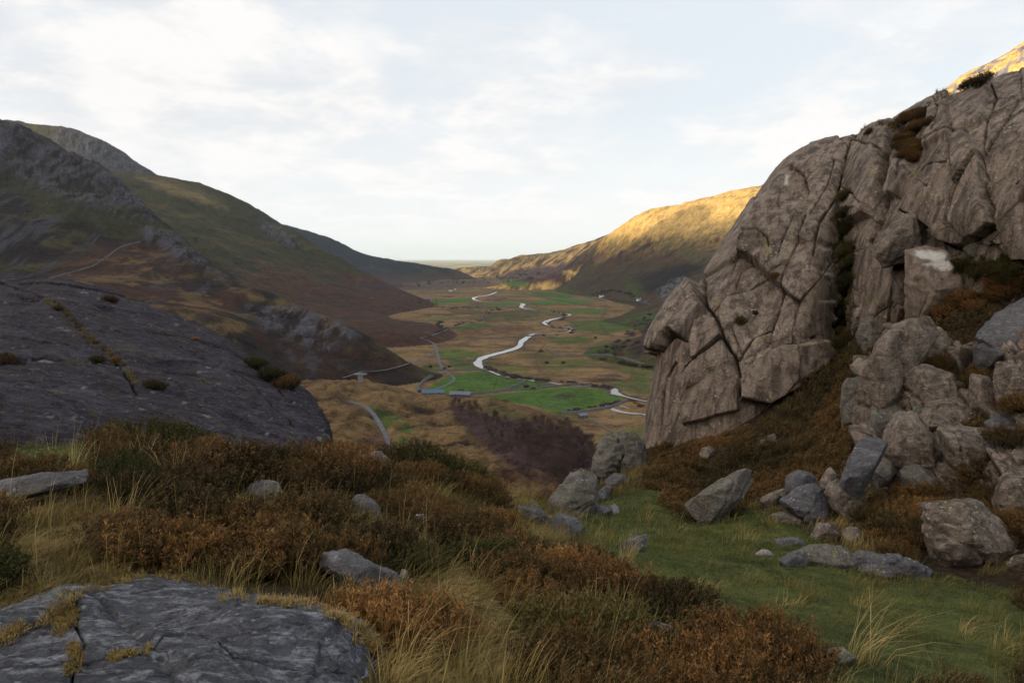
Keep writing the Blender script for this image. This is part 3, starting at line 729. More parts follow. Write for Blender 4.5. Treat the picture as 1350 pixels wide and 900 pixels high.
CLIFF_LINES = [
 ([(916, 340), (921, 365), (926, 398), (931, 405)], 4.5, 1.1), ([(928, 400), (946, 421), (955, 448), (971, 475), (977, 499)], 2.6, .55),
 ([(862, 463), (870, 463), (882, 446), (889, 440), (905, 450)], 3.2, .6), ([(917, 425), (913, 452), (915, 472), (901, 487), (897, 499)], 1.8, .35), ([(915, 475), (932, 464), (953, 446)], 2.4, .45),
 ([(889, 479), (876, 499), (874, 538), (870, 580)], 1.9, .4), ([(1066, 289), (1053, 328), (1037, 363), (1025, 405), (1016, 433), (994, 444), (975, 475)], 1.8, .35),
 ([(1033, 355), (1010, 368), (987, 382), (972, 384), (955, 392), (935, 415)], 1.4, .2), ([(975, 300), (983, 312), (1000, 311), (1012, 318), (1015, 332)], 2.2, .25), ([(983, 316), (972, 335), (963, 347)], 1.3, .18),
 ([(1049, 285), (1035, 324), (1030, 340)], 1.2, .15), ([(970, 380), (974, 362), (980, 350)], 1., .12), ([(1016, 433), (1014, 460), (1010, 480)], 1.2, .18), ([(964, 430), (972, 450), (980, 472)], 1.1, .15),
 ([(979, 522), (983, 499), (1004, 478), (1029, 460), (1072, 446)], 2.2, .35), ([(1080, 468), (1074, 446)], 3, .6), ([(1100, 215), (1090, 250), (1070, 290)], 1.3, .18), ([(1075, 240), (1045, 262)], 1.1, .1),
 ([(1040, 225), (1062, 235), (1069, 260), (1060, 290)], 1.4, .2), ([(1095, 270), (1080, 300), (1072, 340)], 1.6, .22), ([(1010, 245), (990, 290), (975, 320)], 1., .1),
 ([(1133, 177), (1124, 205), (1113, 237), (1107, 283), (1108, 320), (1113, 352)], 7, .9), ([(1113, 350), (1112, 400), (1108, 440)], 9, .9),
 ([(1190, 163), (1184, 190), (1177, 210), (1170, 250), (1164, 290), (1150, 320)], 5, .8), ([(1222, 190), (1200, 215), (1195, 240)], 2, .4),
 ([(1275, 176), (1258, 195), (1240, 215), (1227, 233), (1215, 260), (1210, 288)], 3, .6), ([(1187, 277), (1207, 290)], 2, .4),
 ([(1210, 290), (1228, 303), (1247, 320), (1262, 328), (1277, 327), (1290, 315), (1305, 306), (1317, 297)], 3.4, .75),
 ([(1302, 105), (1312, 128), (1306, 145), (1300, 165), (1297, 207), (1303, 263), (1320, 297)], 2, .35), ([(1350, 247), (1332, 258), (1323, 270), (1320, 290), (1333, 345)], 2, .4),
 ([(1360, 118), (1330, 135), (1310, 147)], 2.2, .35), ([(1140, 193), (1158, 200), (1177, 213)], 1.5, .2), ([(1210, 195), (1230, 190), (1255, 176), (1268, 178)], 1.5, .2), ([(1225, 240), (1240, 225), (1262, 222)], 1.3, .15),
 ([(1232, 130), (1248, 150), (1240, 180)], 1.3, .2), ([(1128, 255), (1142, 262), (1150, 275)], 1.5, .2), ([(1262, 345), (1280, 352), (1302, 345)], 4, .6), ([(1350, 345), (1320, 356)], 3, .5)]
CLIFF_BLOCKS = [  # polygon, proud by (m), soft edge px
 ([(860, 468), (862, 430), (880, 398), (905, 356), (914, 372), (922, 396), (930, 407), (917, 424), (905, 448), (888, 441), (880, 446), (871, 462)], .55, 3),
 ([(918, 426), (932, 418), (945, 424), (953, 445), (932, 463), (916, 474), (913, 452)], .35, 3), ([(898, 502), (915, 477), (953, 449), (975, 498), (975, 540), (905, 560)], .25, 3),
 ([(979, 528), (983, 500), (1004, 480), (1030, 461), (1073, 447), (1080, 468), (1050, 498), (1010, 528)], .75, 7), ([(983, 318), (1008, 320), (1016, 350), (985, 382), (955, 390), (963, 348)], -.10, 3),
 ([(1212, 288), (1228, 234), (1250, 205), (1275, 178), (1297, 205), (1303, 263), (1318, 296), (1278, 326), (1248, 319)], .40, 6), ([(1130, 190), (1160, 170), (1182, 166), (1178, 210), (1168, 255), (1150, 285), (1122, 300), (1118, 250)], .45, 7),
 ([(1185, 205), (1200, 190), (1212, 200), (1205, 240), (1190, 262), (1172, 262)], .35, 6), ([(1040, 225), (1062, 235), (1069, 262), (1052, 320), (1100, 330), (1110, 250), (1126, 185), (1080, 190)], .18, 8),
 ([(1325, 262), (1352, 240), (1420, 240), (1420, 340), (1335, 345), (1320, 292)], .25, 5), ([(1234, 150), (1290, 112), (1303, 112), (1298, 160), (1275, 172), (1225, 200)], .22, 6)]
def cliff_disp(px, py, P):
    x, y, z_ = P[..., 0], P[..., 1], P[..., 2]
    d, e = cracks_of(px, py, P, CLIFF_LINES)
    bn = 3 * fbm(px / 30, py / 30, 4.1, 3)
    for poly, off, soft in CLIFF_BLOCKS:
        d = d + off * inpoly(px + bn, py - bn, poly, 1. + soft * .22)
    s_ = px * .027; t_ = py * .027
    ca, sa = math.cos(1.12), math.sin(1.12)                      # joints run up to the right
    A_, B_ = (s_ * ca - t_ * sa) / 2.1, s_ * sa + t_ * ca
    jd, r1, tl, _ = cell_blocks(A_, B_, 2.3, 3.2, .08)
    d = d + .09 * r1 + .22 * tl - .05 * np.exp(-(jd / .035) ** 2)
    jd2, q1, tl2, _ = cell_blocks(A_ * 1.3 + 3, B_, .62, 6.2, .10)
    mk = sstep(-.05, .30, fbm(s_ / 1.7, t_ / 1.7, 2.9, 3))
    d = d + mk * (.022 * q1 + .065 * tl2 - .022 * np.exp(-(jd2 / .02) ** 2))
    d = d + .13 * fbm(s_ / 3.6, t_ / 3.6, 1.7, 2, .4) + .028 * fbm(s_ / .6, t_ / 1.2, 3.7, 4, .6, True) + .018 * fbm(s_ / .16, t_ / .22, 5.7, 4, .65)
    e = np.maximum(e, .55 * np.exp(-(jd / .05) ** 2))
    q = np.zeros(px.shape)
    for poly in ([(1037, 235), (1042, 236), (1040, 250), (1036, 248)], [(1078, 327), (1100, 330), (1100, 333), (1078, 330)], [(1080, 359), (1104, 362), (1104, 365), (1080, 362)], [(1080, 396), (1100, 397), (1100, 400), (1080, 399)]):
        q = np.maximum(q, .8 * inpoly(px + 4 * fbm(px / 9, py / 9, 1.1, 2), py + 3 * fbm(px / 9, py / 9, 3.1, 2), poly, 2))
    li = inpoly(px, py, [(1007, 318), (1017, 325), (1018, 345), (1008, 340)], 3) * .9 + .5 * sstep(.30, .45, fbm(px / 24, py / 24, 6.6, 3))
    dark_tone = np.maximum(inpoly(px, py, [(1068, 300), (1100, 300), (1112, 370), (1108, 440), (1080, 440), (1070, 380)], 9) * .30, e)  # joints plus a darker patch left of the gully
    return d, np.stack([q, np.clip(dark_tone, 0, 1), np.clip(li, 0, 1)], -1)

def colm(*k):
    k = list(k); t = k[-1]
    k.append((t[0] + 6, t[1] + 4, t[2] + 1.5)); k.append((t[0] + 20, t[1] + 30, t[2] + 5)); k.append((t[0] + 40, t[1] + 160, t[2] + 10))
    return k
CLIFFM = rock_mat('cliff_rock', (.118, .093, .074), (.240, .194, .158), (.37, .315, .268), lichen=(.42, .38, .31), scale=.8, stain=.8, bumpk=1.6, joints=.7, spec=.2, quartz=True)
cliff = relief('cliff', [
 colm((868, 640, 33), (868, 600, 33), (880, 500, 33), (895, 440, 33.5), (930, 365, 35), (1012, 262, 37)),
 colm((849, 640, 27.5), (852, 596, 27.5), (866, 500, 28), (880, 440, 28.5), (925, 360, 30), (1004, 252, 33)),
 colm((846, 640, 25), (848, 590, 25), (860, 500, 25.5), (874, 430, 26), (932, 345, 28), (1001, 248, 31)),
 colm((900, 620, 23), (903, 563, 23), (912, 490, 23.5), (928, 425, 24), (970, 328, 26), (1028, 216, 29.5)),
 colm((985, 600, 22), (987, 533, 22), (996, 465, 22.5), (1008, 400, 23.5), (1036, 300, 25.5), (1072, 194, 28.8)),
 colm((1060, 560, 22), (1060, 478, 22), (1064, 420, 22.3), (1070, 365, 23), (1086, 280, 25), (1110, 183, 28)),
 colm((1115, 520, 23), (1112, 440, 23), (1112, 390, 23.5), (1113, 335, 24), (1120, 260, 26), (1138, 178, 28)),
 colm((1165, 480, 21), (1160, 420, 21), (1157, 370, 21.5), (1153, 310, 22.2), (1153, 245, 24), (1165, 166, 27)),
 colm((1210, 460, 20), (1205, 390, 20), (1203, 345, 20.2), (1199, 290, 20.8), (1200, 230, 22.3), (1212, 142, 26)),
 colm((1270, 450, 18.5), (1265, 375, 18.5), (1262, 330, 18.8), (1256, 275, 19.3), (1250, 205, 20.5), (1265, 120, 23.5)),
 colm((1350, 440, 17), (1342, 350, 17), (1336, 300, 17.2), (1328, 245, 17.8), (1322, 180, 19), (1326, 93, 22)),
 colm((1450, 420, 15.5), (1440, 340, 15.5), (1435, 280, 15.8), (1428, 220, 16.3), (1425, 150, 17.5), (1420, 84, 20.5)),
 colm((1620, 400, 14), (1600, 330, 14), (1590, 260, 14), (1580, 200, 15), (1570, 130, 16), (1560, 60, 19))], 620, 560, cliff_disp, CLIFFM)
meta(cliff, 'tall bare grey-brown cliff split by dark joints, rising over the heather slope', 'cliff')

# ---- the two ice-smoothed slabs on the left
def slab_disp(lines, size, k=1., tilt=1., bulge=None):
    def f(px, py, P):
        x, y, z_ = P[..., 0], P[..., 1], P[..., 2]
        d, e = cracks_of(px, py, P, lines)
        jd, r1, tl, _ = cell_blocks(x + .3 * y, y, size, 8.2, .2)
        d = d + k * (.05 * r1 * sstep(0, .2, jd) - .03 * np.exp(-(jd / .03) ** 2) + .10 * fbm(x / 1.6, y / 1.6, z_ / 1.6, 4) + .045 * fbm(x / .9, y / .30, z_ / .4, 5, .62, True) + .018 * fbm(x / .12, y / .09, z_ / .09, 4, .65) + .12 * tilt * tl)
        if bulge: d = d + bulge[4] * np.exp(-((px - bulge[0]) / bulge[2]) ** 2 - ((py - bulge[1]) / bulge[3]) ** 2)
        q = .20 * sstep(.38, .5, fbm(x / .3, y / .5, z_ / .3, 3))
        return d, np.stack([q, e, .3 * sstep(.25, .5, fbm(x / .6, y / .6, z_ / .6, 3))], -1)
    return f
SLABM = rock_mat('slab_rock', (.012, .008, .011), (.032, .027, .035), (.082, .082, .102), lichen=(.15, .16, .18), joints=.5, bumpk=1.4, scale=1.3, streak=.22, spec=.05, stain=.35, quartz=True, mossy=.1)
def col2(*k):
    k = list(k); t = k[-1]
    k.append((t[0] + 4, t[1] + 10, t[2] + 1.5)); k.append((t[0] + 10, t[1] + 90, t[2] + 4))
    return k
big = relief('whaleback_slab', [
 col2((-420, 660, 5.5), (-420, 560, 6.5), (-400, 500, 9), (-380, 430, 13), (-350, 370, 20)),
 col2((-120, 650, 6), (-120, 585, 7), (-110, 505, 9.5), (-100, 435, 14), (-90, 364, 22)),
 col2((0, 650, 6.3), (0, 580, 7.5), (0, 510, 10), (0, 440, 14.5), (0, 369, 22)),
 col2((90, 640, 6.9), (85, 582, 8), (85, 515, 10.5), (90, 450, 15), (100, 377, 22.5)),
 col2((170, 640, 7.4), (165, 585, 8.6), (172, 528, 11), (185, 470, 15), (192, 406, 22)),
 col2((250, 640, 8), (248, 590, 9.2), (258, 548, 11), (272, 500, 14.5), (278, 441, 20.5)),
 col2((320, 640, 8.5), (318, 598, 9.6), (328, 568, 11.2), (340, 530, 14), (342, 484, 18.5)),
 col2((380, 640, 9), (378, 606, 10), (386, 585, 11.2), (394, 558, 13.4), (394, 512, 16.8)),
 col2((425, 650, 9.4), (422, 615, 10.4), (426, 602, 11.4), (428, 584, 12.8), (424, 545, 15)),
 col2((448, 660, 10), (442, 632, 11), (440, 612, 12), (439, 596, 13.2), (437, 574, 14.6))], 560, 420,
 slab_disp([([(0, 372), (35, 383), (70, 402), (95, 425), (120, 448), (150, 468), (175, 500), (182, 515)], 2.2, .22), ([(0, 478), (60, 470), (110, 476), (165, 478)], 3.0, .16),
            ([(150, 420), (190, 435), (240, 442), (300, 460), (340, 485), (375, 520), (420, 550)], 1.6, .14), ([(290, 475), (330, 500), (360, 535), (390, 560)], 1.5, .12), ([(240, 400), (280, 415), (330, 445), (370, 475), (400, 500)], 1.3, .1),
            ([(200, 480), (260, 490), (300, 520)], 1.2, .08)], 4.5, 1.), SLABM)
meta(big, 'huge smooth dark grey whaleback slab at the left, sloping down to the heather', 'rock slab')
fore = relief('foreground_slab', [
 col2((-330, 1080, 1.9), (-320, 980, 2.0), (-310, 900, 2.35), (-300, 860, 2.7), (-290, 830, 3.0)),
 col2((-110, 1080, 1.75), (-110, 980, 1.9), (-100, 900, 2.25), (-90, 860, 2.6), (-80, 828, 2.9)),
 col2((0, 1080, 1.72), (0, 980, 1.88), (5, 900, 2.25), (10, 850, 2.65), (20, 806, 3.05)),
 col2((80, 1080, 1.72), (80, 980, 1.88), (85, 895, 2.3), (95, 830, 2.8), (110, 775, 3.3)),
 col2((160, 1080, 1.72), (160, 980, 1.88), (165, 890, 2.32), (180, 825, 2.85), (195, 757, 3.5)),
 col2((240, 1080, 1.74), (240, 980, 1.9), (240, 890, 2.34), (250, 830, 2.85), (262, 768, 3.45)),
 col2((320, 1080, 1.76), (320, 980, 1.92), (322, 895, 2.36), (330, 840, 2.8), (335, 785, 3.35)),
 col2((400, 1080, 1.8), (402, 985, 1.96), (405, 905, 2.38), (408, 850, 2.75), (405, 796, 3.25)),
 col2((450, 1080, 1.86), (456, 990, 2.05), (462, 915, 2.45), (462, 865, 2.75), (452, 815, 3.15)),
 col2((480, 1080, 2.0), (492, 1000, 2.25), (500, 930, 2.6), (497, 880, 2.85), (480, 838, 3.1)),
 col2((505, 1080, 2.3), (514, 1010, 2.5), (518, 965, 2.8), (514, 920, 3.0), (497, 876, 3.15))], 640, 460,
 slab_disp([([(96, 792), (102, 812), (100, 835), (112, 858), (98, 880), (95, 900)], 3.2, .05), ([(240, 850), (262, 853), (285, 866), (305, 882), (380, 888), (470, 900)], 2.6, .05), ([(190, 870), (215, 852), (245, 850)], 3, .03), ([(175, 775), (215, 772)], 2.5, .025), ([(205, 832), (235, 827)], 2.5, .025), ([(110, 885), (150, 868), (185, 860)], 2, .02)], 1.5, .7, .12, (350, 842, 125, 42, .14)),
 rock_mat('near_slab_rock', (.030, .032, .038), (.072, .077, .092), (.155, .165, .190), lichen=(.26, .27, .28), joints=.4, scale=2.6, streak=.75, spec=.16, stain=.45, quartz=True, mossy=.0, bumpk=1.5))
meta(fore, 'broad weathered blue-grey slab in the bottom left corner with mossy cracks', 'rock slab')
# ------------------------------------------------------------------ boulders and blocks
ROCKM = {
 'brown': rock_mat('boulder_brown', (.075, .060, .047), (.165, .135, .110), (.29, .25, .21), lichen=(.34, .33, .28), scale=1.5, yl=.35, stain=.6, mossy=.2, bumpk=1.6, joints=.8, streak=.3, spec=.2),
 'lichen': rock_mat('boulder_lichened', (.055, .050, .045), (.100, .093, .084), (.16, .15, .138), lichen=(.36, .37, .33), scale=1.9, yl=1.05, stain=.3, mossy=.3, joints=.5, streak=.3),
 'grey': rock_mat('boulder_grey', (.042, .041, .045), (.080, .080, .088), (.140, .140, .152), lichen=(.36, .37, .37), scale=2.2, yl=.2, stain=.3, mossy=.25, joints=.5, streak=.4),
 'pale': rock_mat('boulder_pale', (.16, .15, .14), (.26, .25, .24), (.40, .40, .40), lichen=(.5, .5, .5), scale=2.2, stain=.2),
 'dark': rock_mat('block_dark', (.060, .044, .034), (.095, .070, .054), (.15, .118, .095), scale=1.5, stain=.8),
 'quartz': rock_mat('block_quartz', (.13, .10, .078), (.20, .16, .128), (.28, .235, .195), lichen=(.42, .40, .35), scale=1.3, stain=.4, quartz=True)}

def make_rock(outline, Y=None, seed=0, mat='brown', thick=1., sunk=.10, name='boulder', bev=.026, rough=1., qz=None, top=.55, push=.28):
    rg = random.Random(seed * 31 + 5)
    xs = [p[0] for p in outline]; ys = [p[1] for p in outline]
    x0, x1, y0, y1 = min(xs), max(xs), min(ys), max(ys); cx, cyy = (x0 + x1) / 2, (y0 + y1) / 2
    if Y is None:
        h = None
        for dy in (0, 4, 8, 12, 18, 26, 36):
            h = cast(cx, y1 - 2 + dy, GB[:1])
            if h and h[0].y < 30: break
        Y = h[0].y if h else 20
    sc = Y / F; w, hh = (x1 - x0) * sc, (y1 - y0) * sc; s = math.sqrt(w * hh); th = thick * max(s, .6 * w)
    pts = []
    for (x, y) in outline:
        t = (y1 - y) / max(y1 - y0, 1)
        yy = y + (sunk * (y1 - y0) if t < .25 else 0)
        pts.append(at(x, yy, Y + th * (.10 + top * t)))
        if t < .35: pts.append(at(x * .96 + cx * .04, yy, Y + th * .75))
        k = rg.uniform(.50, .74); k2 = rg.uniform(.5, .72)
        jx, jy = rg.uniform(-.05, .05) * (x1 - x0), rg.uniform(-.05, .05) * (y1 - y0)
        fx, fy = cx + (x - cx) * k + jx, cyy + (y - cyy) * k + jy
        pts.append(at(fx, fy, Y + th * (top * .75 * t - push * rg.uniform(.5, 1.0))))
        pts.append(at(cx + (x - cx) * k2, cyy + (y - cyy) * k2, Y + th * (.85 + .35 * t)))
    P = np.array(pts); org = np.array([*at(cx, y1, Y + .4 * th)]); 
    bm = bmesh.new()
    for p in P - org: bm.verts.new(p)
    r = bmesh.ops.convex_hull(bm, input=bm.verts)
    bmesh.ops.delete(bm, geom=list({g for g in r['geom_unused'] + r['geom_interior'] if isinstance(g, bmesh.types.BMVert)}), context='VERTS')
    # chip it with flat breaks
    for c_ in range(6):
        dv = Vector((rg.uniform(-1, 1), rg.uniform(-1.2, .3), rg.uniform(-.2, 1))).normalized()
        sup = max(v.co.dot(dv) for v in bm.verts); inf = min(v.co.dot(dv) for v in bm.verts)
        rr = bmesh.ops.bisect_plane(bm, geom=bm.verts[:] + bm.edges[:] + bm.faces[:], plane_co=dv * (sup - (sup - inf) * rg.uniform(.05, .14)), plane_no=dv, clear_outer=True)
        ed_ = [g for g in rr['geom_cut'] if isinstance(g, bmesh.types.BMEdge)]
        if ed_: bmesh.ops.holes_fill(bm, edges=bm.edges[:], sides=0)
    bmesh.ops.dissolve_limit(bm, angle_limit=R(9), verts=bm.verts, edges=bm.edges)
    bmesh.ops.bevel(bm, geom=bm.edges[:], offset=(.014 if bev < .08 else bev) * s, segments=(1 if bev < .08 else 2), affect='EDGES', clamp_overlap=True, profile=.6)
    bmesh.ops.triangulate(bm, faces=bm.faces[:])
    pxs = max(x1 - x0, y1 - y0); L = s / min(34, max(7, pxs / 3.0))
    for it in range(7):
        long_ = [e for e in bm.edges if e.calc_length() > L * 1.5]
        if not long_: break
        bmesh.ops.subdivide_edges(bm, edges=long_, cuts=1)
        bmesh.ops.triangulate(bm, faces=[f for f in bm.faces if len(f.verts) > 3])
    bm.normal_update()
    V = np.array([v.co for v in bm.verts]); N = np.array([v.normal for v in bm.verts])
    fc = np.array([[v.index for v in f.verts] for f in bm.faces]); bm.free()
    W = V / s + seed * 3.17
    d = rough * s * (.022 * fbm(W[:, 0] * 1.3, W[:, 1] * 1.3, W[:, 2] * 1.3, 3) + .036 * fbm(W[:, 0] * 4, W[:, 1] * 4, W[:, 2] * 6, 3, .5, True) + .008 * fbm(W[:, 0] * 14, W[:, 1] * 14, W[:, 2] * 14, 2))
    # one or two clefts across the block
    for c_ in range(2 if s > .5 else 1):
        nx = np.array([rg.uniform(-1, 1), rg.uniform(-.3, .3), rg.uniform(-.6, .9)]); nx /= np.linalg.norm(nx)
        pl = (V @ nx) / s - rg.uniform(-.1, .35) + .09 * fbm(W[:, 0] * 3, W[:, 1] * 3, W[:, 2] * 3, 3)
        d -= s * .045 * np.exp(-(pl / .022) ** 2)
    V = V + N * d[:, None]
    col = np.zeros((len(V), 3))
    if qz is not None:
        a, b = proj(V + org); col[:, 0] = inpoly(a + 5 * fbm(a / 9, b / 9, 3.3, 3), b + 4 * fbm(a / 9, b / 9, 8.3, 3), qz, 2)
    o = link(name, mesh_np(name, V, fc, col, mat=ROCKM[mat]), loc=Vector(org))
    return o

def outcrop_disp(px, py, P):
    x, y, z_ = P[..., 0], P[..., 1], P[..., 2]
    s_, t_ = px * .017, py * .017
    jd, r1, tl, _ = cell_blocks(s_ * .8 + .2 * t_, t_, .85, 5.2, .12); jd2, q1, tl2, _ = cell_blocks(s_ + 5, t_, .33, 9.2, .15)
    ed = np.minimum(np.minimum(np.linspace(0, 1, px.shape[1])[None] * 8, np.linspace(1, 0, px.shape[1])[None] * 8), np.minimum(np.linspace(0, 1, px.shape[0])[:, None] * 7, np.linspace(1, 0, px.shape[0])[:, None] * 7))
    d = .26 * r1 + .5 * tl - .22 * np.exp(-(jd / .05) ** 2) + .05 * q1 + .15 * tl2 - .04 * np.exp(-(jd2 / .02) ** 2) + .03 * fbm(s_ / .2, t_ / .2, 2.2, 4, .6)
    d = d - .75 * (1 - sstep(0, 1, ed + .5 * fbm(s_ / .5, t_ / .5, 7.2, 2))) + .22
    return d, np.stack([0 * d, np.clip(.9 * np.exp(-(jd / .09) ** 2) + .35 * (r1 < -.6), 0, 1), .4 * sstep(.25, .45, fbm(s_ / .3, t_ / .3, 3.3, 3))], -1)
OC = []
for bx_, tx_, top_ in ((1112, 1120, 445), (1150, 1150, 425), (1190, 1190, 420), (1235, 1230, 428), (1280, 1275, 440), (1330, 1322, 440), (1390, 1380, 430), (1450, 1440, 430)):
    cc_ = []
    for k in np.linspace(0, 1, 7):
        u_, v_ = bx_ + (tx_ - bx_) * k, 668 + (top_ - 668) * k
        hh_ = cast(u_, v_, GB[:1]); cc_.append((u_, v_, hh_[0].y if hh_ else 18.))
    OC.append(cc_)
outcrop = relief('broken_outcrop', OC, 340, 300, outcrop_disp, CLIFFM)
meta(outcrop, 'broken jointed bedrock showing between the blocks of the right-hand pile', 'rock outcrop')
OUTB = GB.pop()
G1, G2_, G3, G4 = 'boulders scattered where the hillside drops to the valley', 'fallen blocks on the grass below the cliff', 'jumbled blocks of the right-hand rock pile', 'rocks showing through the near heather'
